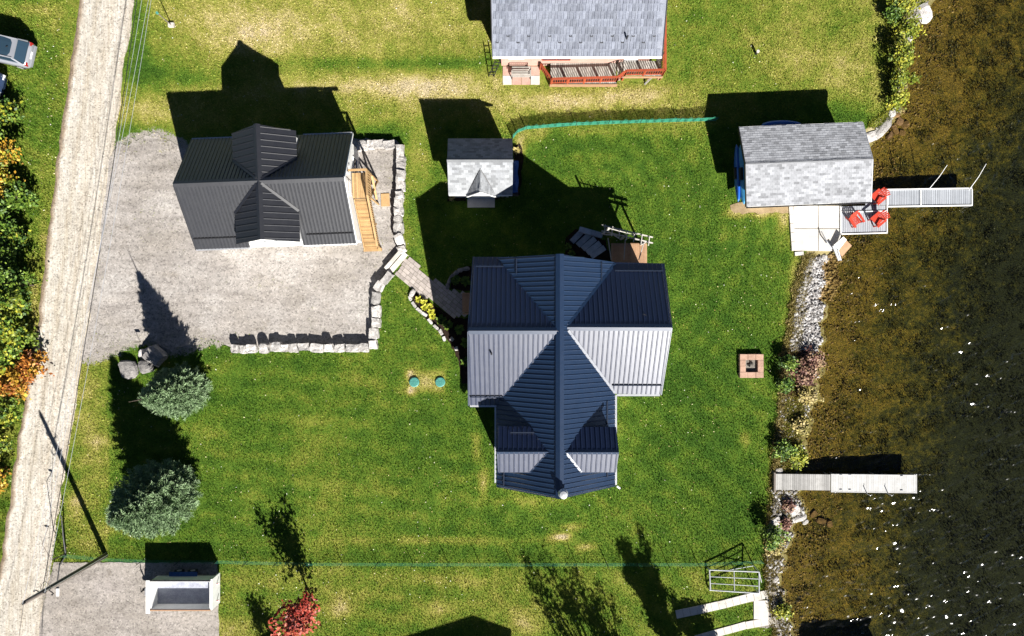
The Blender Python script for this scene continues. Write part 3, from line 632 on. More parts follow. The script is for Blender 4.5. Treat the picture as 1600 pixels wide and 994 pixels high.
MB().bar((2.25, -8.2, 6.9), (1.15, -9.57, 6.14), .14, .05).build("valley_flashing", N, hs); MB().bar((3.3, -8.2, 7.1), (4.28, -9.5, 6.36), .14, .05).build("valley_flashing", N, hs)
# snow guards
G = M_guard
zw = lambda x: ZR - (RX - x) * (ZR - ZE) / (RX + 1.0)
zE = lambda x: ZR - (x - RX) * (ZR - ZE) / (6.62 - RX)
for a, b in (((-2.3, 3.28, 4.98), (-.55, 3.28, 4.98)), ((6.55, 3.02, 4.90), (9.62, 3.0, 4.88)), ((6.4, -4.28, 4.95), (9.5, -4.28, 4.95)), ((-2.65, -5.02, 4.96), (-.6, -5.02, 4.96)),
             ((.28, 3.75, zw(.28)), (.28, 2.75, zw(.28))), ((5.65, 3.5, zE(5.65)), (5.65, 2.4, zE(5.65))), ((-.52, -9.85, zw(-.52)), (-.52, -10.65, zw(-.52))), ((6.05, -5.3, zE(6.05)), (6.05, -6.7, zE(6.05))), ((6.05, -9.75, zE(6.05)), (6.05, -10.1, zE(6.05))), ((-.1, -7.05, 6.38), (1.35, -7.05, 6.38))):
    guard(hs, a, b, G)
# gutters (pale along east and part of west), fascia boards on the gables
for a, b in (((6.68, -10.7, 4.5), (6.68, -4.95, 4.5)), ((-2.7, -5.66, 4.5), (-1.0, -5.66, 4.5)), ((6.75, -4.96, 4.5), (9.5, -4.96, 4.5))): trim(hs, a, b, M_alu, w=.12, h=.12, name="gutter")
trim(hs, (-1.07, -10.6, 4.5), (-1.07, -5.75, 4.5), M_alu, w=.10, h=.12, name="gutter")
for a, b in (((-.95, -10.84, ZE - .12), (RX, -10.87, ZR - .12)), ((RX, -10.87, ZR - .12), (6.6, -10.78, ZE - .12)), ((-2.8, -5.6, ZE - .12), (-2.66, -.77, ZR - .12)), ((-2.66, -.77, ZR - .12), (-2.5, 3.9, ZE - .12)), ((9.77, 3.48, ZE - .12), (9.72, -.57, zr2 - .12)), ((9.72, -.57, zr2 - .12), (9.6, -4.9, ZE - .12))): trim(hs, a, b, N)
for c_, f_ in (((-2.15, 1.2, 2.2), (-1, 0, 0)), ((-2.15, -2.8, 2.2), (-1, 0, 0)), ((-2.15, -.7, 5.0), (-1, 0, 0)), ((9.25, 1.2, 2.0), (1, 0, 0)), ((9.25, -2.6, 2.0), (1, 0, 0)), ((9.25, -.6, 4.9), (1, 0, 0)), ((1.5, -10.45, 2.0), (0, -1, 0)), ((4.2, -10.45, 2.0), (0, -1, 0)), ((2.9, -10.45, 5.2), (0, -1, 0)), ((6.3, -7.5, 2.0), (1, 0, 0)), ((-.75, -8, 2.0), (-1, 0, 0)), ((2.9, 3.45, 5.2), (0, 1, 0))):
    window(hs, c_, 1.3, 1.2, f_)
door(hs, (-2.15, .85, .4), .95, 2.1, (-1, 0, 0))
# flue with silver rain cap at the south gable
flue = MB().cyl((3.06, -10.52, 6.9), .20, .95, 20).build("flue_pipe", M_steel, hs, smooth=True)
MB().tube([(3.06, -10.52, 7.50), (3.06, -10.52, 7.55), (3.06, -10.52, 7.72)], [.29, .30, .21], 20).build("storm_collar", M_alu, flue)
MB().tube([(3.06, -10.52, 7.86), (3.06, -10.52, 7.93), (3.06, -10.52, 7.97)], [.25, .22, .06], 20).build("rain_cap", M_steel, flue)
MB().tube([(-1.25, -2.2, 6.4), (-1.25, -2.2, 6.95)], .055, 10).build("vent_pipe", M_dark, hs)
MB().tube([(9.3, -.2, 5.9), (8.0, .25, 6.75)], .02, 6).build("roof_aerial", M_dark, hs)
d_ = MB().tube([(6.7, -10.72, 4.4), (6.62, -10.6, 3.9), (6.5, -10.5, .3), (6.6, -10.75, .1)], .05, 8).build("downspout", M_white, hs)
MB().tube([(6.75, -10.8, 4.55), (6.95, -10.95, 4.55)], .07, 8).build("gutter_end", M_white, hs)

# ================================================================ GARAGE WITH LOFT
GM = Matrix.Translation((-15.72, 8.51, 0)) @ Matrix.Rotation(R(2.2), 4, 'Z')
ga = thing("black_roofed_garage", GM @ Vector((0, 0, 0)), "garage with black steel cross gabled roof standing on the gravel drive", "garage")
K = M_black; L2, gz, ge = 5.3, 6.1, 3.3; gn, gs = 3.5, -3.78
zs = lambda y: gz - (gz - ge) * y / gs
MB(GM).gable(-5.0, 5.0, -3.35, 3.15, 3.4, 5.85, 'x', rx=0).build("wall", M_white, ga)
MB(GM).gable(-1.8, 1.8, -3.42, 3.2, 4.75, 5.9, 'y', rx=0).build("wall", M_white, ga)
roof_slope(ga, [(-L2, gn, ge), (-L2, 0, gz), (L2, 0, gz), (L2, gn, ge)], K, GM, ribs=.235)
nz = zs(-3.3)
roof_slope(ga, [(-L2, 0, gz), (-L2, gs, ge), (-1.75, gs, ge), (-1.75, -3.3, nz), (1.8, -3.3, nz), (1.8, gs, ge), (L2, gs, ge), (L2, 0, gz)], K, GM, ribs=.235)
dz = 4.8
roof_slope(ga, [(0, 0, gz + .01), (0, gn + .02, gz + .01), (-2.05, gn - .12, dz), (-2.05, 0, dz)], K, GM, ribs=.40)
roof_slope(ga, [(0, 0, gz + .01), (0, gn + .02, gz + .01), (2.05, gn - .12, dz), (2.05, 0, dz)], K, GM, ribs=.40)
roof_slope(ga, [(0, 0, gz + .01), (0, -3.62, gz + .01), (-2.05, -3.72, dz), (-2.05, 0, dz)], K, GM, ribs=.40)
roof_slope(ga, [(0, 0, gz + .01), (0, -3.62, gz + .01), (2.05, -3.72, dz), (2.05, 0, dz)], K, GM, ribs=.40)
capline(ga, (-L2, 0, gz), (L2, 0, gz), K, GM, .42); capline(ga, (0, -3.64, gz + .02), (0, gn + .04, gz + .02), K, GM, .42)
for sx, sy in ((1, 1), (1, -1), (-1, 1), (-1, -1)): MB(GM).bar((sx * .15, sy * .15, gz - .02), (sx * 2.05, sy * (1.62 if sy > 0 else 1.76), dz + .05), .16, .05).build("valley_flashing", K, ga)
guard(ga, (-L2 + .1, -3.15, zs(-3.15)), (-2.2, -3.15, zs(-3.15)), M_dark, GM); guard(ga, (2.2, -3.15, zs(-3.15)), (L2 - .1, -3.15, zs(-3.15)), M_dark, GM)
for a, b in (((L2 + .03, 0, gz - .1), (L2 + .03, gn, ge - .1)), ((L2 + .03, 0, gz - .1), (L2 + .03, gs, ge - .1)), ): trim(ga, a, b, M_white, GM, h=.16)
for a, b in (((-L2 - .03, 0, gz - .1), (-L2 - .03, gn, ge - .1)), ((-L2 - .03, 0, gz - .1), (-L2 - .03, gs, ge - .1))): trim(ga, a, b, M_dark, GM, h=.16)
trim(ga, (1.8, gs - .04, ge - .06), (L2, gs - .04, ge - .06), M_white, GM, .08, .12, "gutter"); trim(ga, (-L2, gs - .04, ge - .06), (-1.75, gs - .04, ge - .06), M_alu, GM, .08, .12, "gutter"); trim(ga, (-L2, gn + .04, ge - .06), (-2.05, gn + .04, ge - .06), M_alu, GM, .08, .12, "gutter"); trim(ga, (2.05, gn + .04, ge - .06), (L2, gn + .04, ge - .06), M_alu, GM, .08, .12, "gutter")
for x in (-3.1, 3.1): door(ga, (x, -3.35, 0), 2.7, 2.2, (0, -1, 0), GM, name="garage_door")
window(ga, (0, -3.42, 3.6), 1.6, 1.1, (0, -1, 0), GM); door(ga, (5.0, -.1, 2.95), .95, 2.05, (1, 0, 0), GM, M_white)
window(ga, (5.0, 1.35, 4.0), 1.1, 1.1, (1, 0, 0), GM); window(ga, (5.0, 1.6, 1.5), 1.3, 1.1, (1, 0, 0), GM); window(ga, (-5.0, 0, 4.2), 1.2, 1.1, (-1, 0, 0), GM)
# outside stair (moves with nothing but itself: a thing)
st = thing("outside_stair", GM @ Vector((5.7, -2, 0)), "new pine staircase with landing against the garage's east gable", "stair")
lx0, lx1, lz = 5.08, 6.30, 2.9
ly0, ly1 = -.72, .95
pm = None; nb = 9; bw = (lx1 - lx0) / nb
for i in range(nb):
    x = lx0 + bw * (i + .5); MB(GM).box(x - bw * .46, x + bw * .46, ly0, ly1, lz - .04, lz + random.uniform(-.003, .003)).build("landing_board", M_wood, st)
nt = 12; run = 3.1 / nt
for i in range(nt):
    y = ly0 - run * (i + .5); z = lz - (lz / (nt + 1)) * (i + 1)
    for k in range(2): MB(GM).box(lx0 + .12, lx1 - .12, y - run * .5 + k * run * .5 + .012, y + k * run * .5 - .008, z - .04, z).build("tread", M_wood, st)
    MB(GM).box(lx0 + .13, lx1 - .13, y - run * .5 - .012, y - run * .5 + .010, z - .2, z - .042).build("riser", M_wood, st)
for x in (lx0 + .09, lx1 - .09): MB(GM).bar((x, ly0, lz - .12), (x, ly0 - 3.1, .1), .05, .28).build("stringer", M_wood, st)
for x in (lx1 - .04,):
    for y, z0 in ((ly0, 0), (ly1 - .05, 0), ((ly0 + ly1) / 2, lz - .2), (ly0 - 3.05, -.05), (ly0 - 1.55, 1.2)):
        zt = lz + 1.0 if y >= ly0 else lz + 1.0 - (ly0 - y) * lz / 3.25
        MB(GM).box(x - .05, x + .05, y - .05, y + .05, z0, zt).build("post", M_wood, st)
    MB(GM).bar((x, ly0, lz + 1.0), (x, ly0 - 3.1, 1.1), .14, .04).build("handrail", M_wood, st); MB(GM).bar((x, ly0, lz + 1.0), (x, ly1, lz + 1.0), .14, .04).build("handrail", M_wood, st)
    mb = MB(GM)
    for i in range(22):
        y = ly0 - 3.0 * i / 21; zt = lz + .95 - (ly0 - y) * lz / 3.25; mb.bar((x + .03, y, zt - .85), (x + .03, y, zt), .04, .04)
    for i in range(11): y = ly0 + (ly1 - ly0) * i / 10; mb.bar((x + .03, y, lz + .05), (x + .03, y, lz + .95), .04, .04)
    mb.build("baluster", M_wood, st, kind="stuff")
MB(GM).bar((lx0, ly1 - .02, lz + 1.0), (lx1, ly1 - .02, lz + 1.0), .14, .05).build("handrail", M_wood, st)
MB(GM).bar((lx0 + .05, ly1 - .03, lz - .12), (lx1, ly1 - .03, lz - .12), .05, .22).build("joist", M_wood, st); MB(GM).bar((lx1 - .02, ly0, lz - .12), (lx1 - .02, ly1, lz - .12), .05, .22).build("joist", M_wood, st)
MB(GM).bar((lx1 - .04, ly1, 0.2), (lx1 - .04, ly0 + .1, lz - .2), .14, .05).build("brace", M_wood, st); MB(GM).bar((lx1 + .02, ly0 + .2, 1.0), (lx1 + .02, ly1 - .1, lz - .5), .14, .05).build("brace", M_wood, st)
MB(GM).box(lx1 - .16, lx1 + .08, ly0 - 3.3, ly0 - 3.1, -.05, .35).build("newel_base", M_wood, st); MB(GM).box(lx0, lx1 + .05, ly0 - 3.3, ly0 - 3.12, .0, .10).build("bottom_tread", M_wood, st)
MB(GM).box(lx1 + .15, lx1 + .75, ly0 - .15, ly0 + .75, .03, .09).build("plank", M_wood)
tag(bpy.data.objects["plank"], "pale timber offcut lying on gravel under the garage stair landing", "timber")

# ================================================================ SHED
sh = thing("garden_shed", (-2.1, 10.2, 0), "small shed with pale shingle roof and little gable over its door", "shed")
MB().gable(-4.0, -.25, 8.55, 11.8, 2.45, 4.0, 'x', rx=10.2).build("wall", M_siding, sh)
def ssl(poly): return roof_slope(sh, poly, M_shin_pale, ribs=None, courses=.19, tab=.3, thick=.0055)
ssl([(-4.31, 12.07, 2.45), (-4.2, 10.24, 4.2), (.06, 10.24, 4.2), (.03, 12.07, 2.45)]); ssl([(-4.2, 10.24, 4.2), (.06, 10.24, 4.2), (.04, 8.29, 2.42), (-4.28, 8.29, 2.42)])
roof_slope(sh, [(-2.08, 9.85, 3.72), (-2.08, 8.30, 3.62), (-3.0, 8.2, 2.52), (-3.0, 8.6, 2.52)], M_shin_pale, ribs=None, courses=.17, tab=.3, tick=.06, name="porch_roof_slope"); roof_slope(sh, [(-2.08, 9.85, 3.72), (-2.08, 8.30, 3.62), (-1.15, 8.2, 2.52), (-1.15, 8.6, 2.52)], M_shin_pale, ribs=None, courses=.17, tab=.3, tick=.06, name="porch_roof_slope")
for a in (-3.0, -1.15): MB().bar((-2.08, 9.82, 3.80), (a + (.1 if a < -2 else -.1), 8.45, 2.62), .09, .03).build("valley_flashing", M_dark, sh)
for a in (-3.02, -1.13): MB().bar((-2.08, 8.24, 3.58), (a, 8.14, 2.46), .05, .14).build("fascia", M_white, sh)
trim(sh, (-4.25, 8.26, 2.36), (.02, 8.26, 2.36), M_white, w=.05, h=.12); capline(sh, (-4.22, 10.24, 4.2), (.08, 10.24, 4.2), M_shin_pale, w=.3)
MB().add([(-2.95, 8.36, 2.5), (-1.2, 8.36, 2.5), (-2.08, 8.36, 3.55), (-2.95, 8.52, 2.5), (-1.2, 8.52, 2.5), (-2.08, 8.52, 3.55)], [(0, 1, 2), (5, 4, 3), (0, 3, 4, 1), (1, 4, 5, 2), (2, 5, 3, 0)]).build("gable_panel", M_siding, sh)
door(sh, (-2.1, 8.55, .15), 1.5, 2.0, (0, -1, 0)); window(sh, (-3.45, 8.55, 1.4), .6, .7, (0, -1, 0)); window(sh, (-.75, 8.55, 1.4), .6, .7, (0, -1, 0))
o = MB().box(-3.15, -1.22, 7.82, 8.52, -.05, .10).build("doorstep", M_concrete); tag(o, "grey concrete step in front of the small shed door", "step")
# things stacked under a tarp along the shed's east wall
tp = thing("covered_woodpile", (.25, 10.0, 0), "low woodpile under a blue tarp along the east wall of the small shed", "woodpile")
mb = MB()
prof = [(.0, .75), (.28, .85), (.42, .8), (.44, .1)]
rings = [[Vector((.0 + a + .04 * math.sin(y * 5 + a * 9), y, z + .06 * math.sin(y * 4.1 + a * 7))) for a, z in prof] for y in np.arange(8.75, 11.0, .2)]
mb.ring_loft(rings, cap=False); mb.build("tarp", M_tarp, tp)
lg = MB().tube([(.02, 8.7, .14), (.46, 8.66, .14)], .075, 8).build("log", M_bark, tp)
for k in range(9): link("log", lg.data, tp, loc=(0, random.uniform(-.04, .04) + .16 * (k % 3), .15 * (k // 3)))

# ================================================================ BOATHOUSE
BM_ = Matrix.Translation((19.66, 10.36, 0)) @ Matrix.Rotation(R(2.3), 4, 'Z')
bo = thing("boathouse", BM_ @ Vector((0, 0, 0)), "boathouse with pale grey shingle roof and open dock standing at the water's edge", "boathouse")
MB(BM_).gable(-3.15, 3.8, -2.4, 2.3, 2.3, 2.98, 'x', z0=-.9, rx=0).build("wall", M_siding, bo)
roof_slope(bo, [(-4.27, 2.62, 2.44), (-4.2, 0, 3.2), (4.2, 0, 3.2), (4.05, 2.62, 2.44)], M_shin_grey, BM_, ribs=None, courses=.17, tab=.32)
roof_slope(bo, [(-4.2, 0, 3.2), (4.2, 0, 3.2), (4.4, -2.7, 2.42), (-3.97, -2.7, 2.42)], M_shin_grey, BM_, ribs=None, courses=.17, tab=.32)
capline(bo, (-4.2, 0, 3.21), (4.2, 0, 3.21), M_shin_grey, BM_, .3)
trim(bo, (-3.97, -2.76, 2.34), (4.38, -2.76, 2.34), M_dark, BM_, .08, .1, "gutter"); trim(bo, (-4.27, 2.66, 2.36), (4.05, 2.66, 2.36), M_white, BM_, .05, .12)
trim(bo, (-4.29, 2.62, 2.34), (-4.22, 0, 3.12), M_dark, BM_); trim(bo, (-4.22, 0, 3.12), (-3.99, -2.7, 2.32), M_dark, BM_); trim(bo, (4.08, 2.62, 2.34), (4.23, 0, 3.12), M_alu, BM_); trim(bo, (4.23, 0, 3.12), (4.43, -2.7, 2.32), M_alu, BM_)
door(bo, (2.0, -2.4, .05), 1.0, 2.0, (0, -1, 0), BM_); window(bo, (-1.5, -2.4, 1.4), 1.0, .8, (0, -1, 0), BM_); door(bo, (3.8, 0, -.35), 2.6, 2.2, (1, 0, 0), BM_, name="boat_door"); window(bo, (-3.15, .9, 1.5), .9, .8, (-1, 0, 0), BM_)
def hull(name, A, B_, width, depth, m, label, cat="kayak", m2=None, group=None, tilt=1.0):
    """boat hull on its side; A,B = ends; depth direction horizontal, width vertical"""
    A, B_ = Vector(A), Vector(B_); d = (B_ - A); s = Vector((-d.y, d.x, 0)).normalized()
    k = thing(name, A.lerp(B_, .5), label, cat, group); rings = []
    up = (Vector((0, 0, 1)) * tilt + s * (1 - tilt)).normalized(); out = up.cross(d).normalized()
    for i in range(17):
        u_ = i / 16; w = width * (max(.0, math.sin(PI * u_)) ** .6) + .02; h = depth * (math.sin(PI * u_) ** .4) + .02; p = A.lerp(B_, u_) + Vector((0, 0, .12 * (2 * u_ - 1) ** 2))
        rings.append([p + up * (math.cos(a) * w / 2) + out * (math.sin(a) * h * (1 if math.sin(a) > 0 else .25)) for a in np.linspace(0, 2 * PI, 12, endpoint=False)])
    MB().ring_loft(rings).build("hull", m, k, smooth=True)
    p = A.lerp(B_, .5) - out * (depth * .27)
    MB().tube([A.lerp(B_, .4) - out * depth * .24, A.lerp(B_, .6) - out * depth * .24], [width * .25, width * .25], 10).build("cockpit_rim", m2 or M_dark, k)
    return k
hull("kayak", P(1157, 224, .95), P(1161.5, 320, .95), .66, .38, M_cyan, "pale blue kayak, the inner of two leaning on the west wall of the boathouse", tilt=.55, group="kayaks stored round the boathouse")
hull("kayak", P(1149.5, 226, .7), P(1152.5, 316, .7), .52, .36, M_blue, "deep blue kayak, the outer of two beside the west wall of the boathouse", tilt=.75, group="kayaks stored round the boathouse")
hull("kayak", P(1188, 197.5, 1.1), P(1252, 196, 1.1), .7, .4, M_blue, "blue and orange kayak stored along the north wall of the boathouse", m2=M_orange, tilt=.6, group="kayaks stored round the boathouse")

# ================================================================ NEIGHBOUR'S HOUSE (top)
nh = thing("red_trimmed_bungalow", (4.3, 22.8, 0), "bungalow with blue grey metal shingle roof and red deck at the top of the picture", "house")
ny0, nze, nzr, nyr = 17.30, 3.2, 5.55, 23.0
MB().gable(-.75, 9.5, 17.87, 28.0, 3.15, 5.3, 'x', rx=nyr).build("wall", M_pinkbrick, nh)
sl = (nzr - nze) / (nyr - ny0)
rs = MB().slab([(-1.28, ny0, nze), (9.93, ny0 + .02, nze), (9.98, nyr, nzr), (-1.36, nyr, nzr)], .1).build("roof_slope", M_shin_metal, nh)
MB().slab([(-1.36, nyr + .004, nzr), (9.98, nyr + .004, nzr), (9.93, 28.6, nze), (-1.28, 28.6, nze)], .1).build("roof_slope", M_shin_metal, nh)
pit = math.hypot(1, sl); rowh = .455; sw = .40
mb = MB(); ox, oy, oz = 0, 0, 0
sh_m = MB().add([(-sw / 2 + .014, 0, .055), (sw / 2 - .014, 0, .055), (sw / 2 - .014, rowh + .01, .006), (-sw / 2 + .014, rowh + .01, .006), (-sw / 2 + .014, 0, 0), (sw / 2 - .014, 0, 0), (-.02, 0, .085), (-.02, rowh, .030), (-.07, rowh, .010), (-.07, 0, .055)],
                [(0, 9, 8, 3), (9, 6, 7, 8), (6, 1, 2, 7), (4, 5, 1, 6, 9, 0), (4, 0, 3), (5, 2, 1)]).build("shingle", M_shin_metal, rs, local=True)
shm = sh_m.data; bpy.data.objects.remove(sh_m); ang_ = math.atan(sl); ncount = 0
org = origin(rs)
for r_ in range(11):
    v0 = .02 + r_ * rowh; y = ny0 + v0 / pit; z = nze + v0 / pit * sl
    if y > 22.7: break
    for c_ in range(28):
        x = -1.12 + c_ * sw + (r_ % 2) * .2 - .1
        if x + sw / 2 > 9.95 or x - sw / 2 < -1.36: continue
        if ncount < 298: link("shingle", shm, rs, loc=Vector((x, y, z)) - org, rot=(ang_, 0, random.uniform(-.006, .006)))
        ncount += 1
trim(nh, (-1.28, ny0 - .05, nze - .06), (9.93, ny0 - .03, nze - .06), M_white, w=.1, h=.12, name="gutter"); trim(nh, (-1.31, ny0, nze - .05), (-1.39, nyr, nzr - .05), M_dark); trim(nh, (9.96, ny0, nze - .05), (10.01, nyr, nzr - .05), M_dark)
capline(nh, (-1.36, nyr, nzr), (9.98, nyr, nzr), M_shin_metal)
cl = MB().box(-.09, .09, -.03, .0, 0, .05).box(-.09, -.06, -.03, .05, 0, .05).box(.06, .09, -.03, .05, 0, .05).build("snow_stop", M_dark, nh, local=True); clm = cl.data; bpy.data.objects.remove(cl)
def onroof(px, py):
    y = 18.0
    for _ in range(20):
        z = nze + (y - ny0) * sl; y = (CY - py) * (H - z) / F
    z = nze + (y - ny0) * sl; return Vector(((px - CX) * (H - z) / F, y, z))
for i in range(8):
    for px, py in ((793.8 + i * 32.6, 57), (777 + i * 32.6, 67)): link("snow_stop", clm, nh, loc=onroof(px, py) + Vector((0, 0, .02)) - origin(nh), rot=(ang_, 0, 0))
p = onroof(979, 61); MB().tube([p - Vector((0, 0, .1)), p + Vector((0, 0, .5))], .06, 8).build("vent_pipe", M_dark, nh)
window(nh, (3.05, 17.87, 1.75), 1.9, 1.2, (0, -1, 0), mat_f=M_redwood); window(nh, (.3, 17.87, 1.8), 1.0, 1.0, (0, -1, 0)); door(nh, (8.2, 17.87, 1.0), .95, 2.05, (0, -1, 0))
# deck
dk = thing("red_railed_deck", (6.5, 17.2, 0), "two level deck with red stained railing along the south wall of the bungalow", "deck")
def boards(x0, x1, y0, y1, z, m, w=.14):
    n = int((x1 - x0) / w)
    mb = MB().box(-w * .45, w * .45, 0, y1 - y0, -.035, 0).build("deck_board", m, dk, local=True); me = mb.data; bpy.data.objects.remove(mb)
    for i in range(n): link("deck_board", me, dk, loc=Vector((x0 + w * (i + .5), y0, z + random.uniform(-.003, .003))) - origin(dk))
boards(2.7, 7.35, 16.45, 17.85, .55, M_oldwood); boards(7.75, 10.45, 16.85, 17.85, .95, M_oldwood); boards(10.02, 10.45, 17.86, 24.5, .95, M_oldwood)
for i, (y0, y1, z) in enumerate(((16.6, 17.85, .68), (16.75, 17.85, .82))): MB().box(7.36 + .2 * i, 7.55 + .2 * i, y0, y1, z - .05, z).build("tread", M_oldwood, dk)
def rail(a, b, n, h=.95):
    a, b = Vector(a), Vector(b)
    MB().bar(a + Vector((0, 0, h)), b + Vector((0, 0, h)), .15, .045).build("top_rail", M_redwood, dk); MB().bar(a + Vector((0, 0, .12)), b + Vector((0, 0, .12)), .05, .09).build("bottom_rail", M_redwood, dk)
    for i in range(n + 1):
        p = a.lerp(b, i / n); MB().box(p.x - .05, p.x + .05, p.y - .05, p.y + .05, 0 if i % 2 == 0 else p.z - .2, p.z + h).build("post", M_redwood, dk)
    m_ = MB(); k = int((b - a).length / .16)
    for i in range(k): p = a.lerp(b, (i + .5) / k); m_.bar(p + Vector((0, 0, .15)), p + Vector((0, 0, h - .02)), .04, .04)
    m_.build("baluster", M_redwood, dk, kind="stuff")
rail((2.75, 16.42, .55), (7.3, 16.55, .55), 4); rail((7.3, 16.55, .55), (7.8, 16.85, .95), 1); rail((7.8, 16.85, .95), (10.42, 16.9, .95), 2); rail((10.45, 16.9, .95), (10.45, 24.5, .95), 6); rail((2.0, 17.6, .2), (2.72, 16.45, .55), 1, .85)
MB().box(2.65, 7.4, 16.36, 16.40, .0, .5).build("skirt_board", M_tanwood, dk); MB().box(7.75, 10.5, 16.76, 16.80, .62, .92).build("skirt_board", M_tanwood, dk)
for x in (9.6, 10.35): MB().box(x - .07, x + .07, 16.85, 16.99, -.1, .9).build("support_post", M_tanwood, dk)
MB().bar((9.4, 16.55, .0), (9.9, 16.9, .9), .1, .1).build("brace", M_oldwood, dk)
pt = thing("slab_patio", (.9, 17.2, 0), "patio of pale square slabs with mossy joints under the red framed bench", "patio")
for i in range(4):
    for j in range(2):
        x, y = -.65 + i * .66, 16.52 + j * .66; MB().box(x, x + .63, y, y + .63, -.04, .03 + random.uniform(0, .008)).build("paving_slab", M_pinkbrick if (i + j) % 3 else M_concrete, pt)
be = thing("garden_bench", (.6, 17.3, 0), "wooden bench with dark scrolled back standing on slab patio by the bungalow wall", "bench")
for k in range(4): MB().box(-.05, 1.35, 16.9 + k * .12, 17.0 + k * .12, .42, .45).build("seat_slat", M_oldwood, be)
for x in (0, 1.3):
    for y in (16.92, 17.36): MB().box(x - .03, x + .03, y - .03, y + .03, 0, .45 if y < 17 else .95).build("leg", M_dark, be)
    MB().bar((x, 16.9, .65), (x, 17.4, .65), .06, .04).build("armrest", M_oldwood, be)
MB().bar((0, 17.42, .95), (1.3, 17.42, .95), .05, .05).bar((0, 17.40, .55), (1.3, 17.40, .55), .05, .05).build("back_rail", M_oldwood, be)
mb = MB()
for i in range(9): mb.tube([Vector((.08 + i * .145 + .06 * math.cos(a), 17.41, .75 + .13 * math.sin(a))) for a in np.linspace(0, 2 * PI, 9)], .012, 5)
mb.build("back_scroll", M_dark, be, kind="stuff")
ac = thing("folding_ladder", (-1.4, 17.6, 0), "dark folded metal stand leaning at the west corner of the bungalow", "stand")
for x in (-1.15, -.8): MB().bar((x - .5, 17.1, .0), (x, 17.65, 1.6), .05, .05).build("leg", M_dark, ac)
for k in range(5): MB().bar((-1.55 + .09 * k, 17.2 + .1 * k, .3 * k + .15), (-1.2 + .09 * k, 17.2 + .1 * k, .3 * k + .15), .04, .04).build("rung", M_dark, ac)
# ================================================================ STONES
def rock_mesh(name, m, seed, blocky=.6, sub=2, flat=.8):
    r = random.Random(seed); bm = bmesh.new(); bmesh.ops.create_cube(bm, size=1.0)
    bmesh.ops.subdivide_edges(bm, edges=bm.edges, cuts=sub, use_grid_fill=True)
    off = Vector((r.uniform(0, 50), r.uniform(0, 50), r.uniform(0, 50)))
    for v in bm.verts:
        s = v.co.normalized() * .62; c = v.co.lerp(s, 1 - blocky)
        nz = mnoise.noise_vector(c * 1.6 + off) * .17 + mnoise.noise_vector(c * 4 + off) * .06
        v.co = c + nz; v.co.z *= flat
    bmesh.ops.recalc_face_normals(bm, faces=bm.faces)
    me = bpy.data.meshes.new(name); bm.to_mesh(me); bm.free(); me.materials.append(m); return me
ROCK = [rock_mesh("stone", M_rock, k, .72, 2, 1.0) for k in range(8)]
GROCK = [rock_mesh("stone", M_greyrock, 20 + k, .35, 2, .8) for k in range(6)]
PROCK = [rock_mesh("stone", M_rock, 40 + k, .3, 2, .7) for k in range(6)]
BROCK = [rock_mesh("stone", M_brownrock, 60 + k, .35, 1, .6) for k in range(4)]
def row(parent, pts, depth=.62, hgt=.62, meshes=ROCK):
    """armour stones: (px, py, length m, heading deg)"""
    for px, py, ln, hd in pts:
        p = P(px, py, hgt * .5); link("stone", random.choice(meshes), parent, loc=p - origin(parent), rot=(random.uniform(-.06, .06), random.uniform(-.06, .06), R(hd + random.uniform(-5, 5))), scale=(ln * .93, depth * random.uniform(.92, 1.12), hgt * random.uniform(.75, 1.25)))
sw_ = thing("retaining_wall", P(480, 545), "low wall of big pale armour stones along the south edge of the gravel drive", "wall", "stone walls round the drive")
row(sw_, [(x, 544 + dy, w / 22 * 1.0, 0) for x, w, dy in ((369, 11.5, 1), (381, 10, 2), (394, 16, 1), (413, 16, 0), (433.6, 16.5, -2), (445.7, 12.5, 0), (459.5, 14, 0), (476, 16.5, -2), (496, 22.5, 0), (515.3, 15, 0), (531.7, 16.5, 0), (551.3, 21, 0), (569.4, 15, -1))] + [(583.5, 538.5, .62, 0)], .58, .62)
ew_ = thing("retaining_wall", P(588, 480), "stepped wall of pale armour stones between the gravel drive and the lawn, south of the paver steps", "wall", "stone walls round the drive")
row(ew_, [(584.5, 521, .85, 88), (588, 505, .7, 92), (588.5, 487, .95, 90), (587.5, 465.5, .95, 86), (593, 447.5, .75, 60), (605, 434.5, .95, 48)], .55, .65)
nw_ = thing("retaining_wall", P(625, 300), "long column of pale armour stones along the east edge of the gravel drive beside the stair", "wall", "stone walls round the drive")
row(nw_, [(625.5, 237, .95, 90), (626.5, 249.5, .42, 90), (626.5, 260.5, .6, 90), (626, 275, .88, 88), (626, 292, .75, 92), (624.5, 305.5, .6, 95), (623, 317, .6, 85), (623.5, 331, .72, 95), (622.5, 344, .55, 90), (623, 357, .72, 85), (625, 375, .85, 100), (628, 390, .5, 110)], .58, .65)
tw_ = thing("retaining_wall", P(585, 227), "short row of pale armour stones at the drive's top corner behind the garage", "wall", "stone walls round the drive")
row(tw_, [(555, 227, .45, 0), (566.5, 228.5, .68, 0), (580, 227, .52, 0), (592.5, 225.5, .7, 0), (609, 227, .8, 0)], .6, .5)
for px, py, sx, sy, h, m, lab in ((201, 577, 1.15, 1.1, .55, GROCK[4], "round flat pale boulder, leftmost of the cluster north of the blue spruce"), (229, 572, .95, .85, .6, GROCK[1], "mottled grey boulder in the middle of the cluster north of the blue spruce"), (244, 556, 1.45, 1.2, .7, GROCK[2], "large dark boulder in the spruce shadow, biggest of the cluster"), (223, 553, .6, .5, .35, PROCK[3], "small pale rock at the back of the boulder cluster by the spruce")):
    o = link("boulder", m, None, P(px, py, h * .35), (0, 0, random.uniform(0, 6)), (sx, sy, h * 1.6)); tag(o, lab, "boulder", "boulders by the spruce")
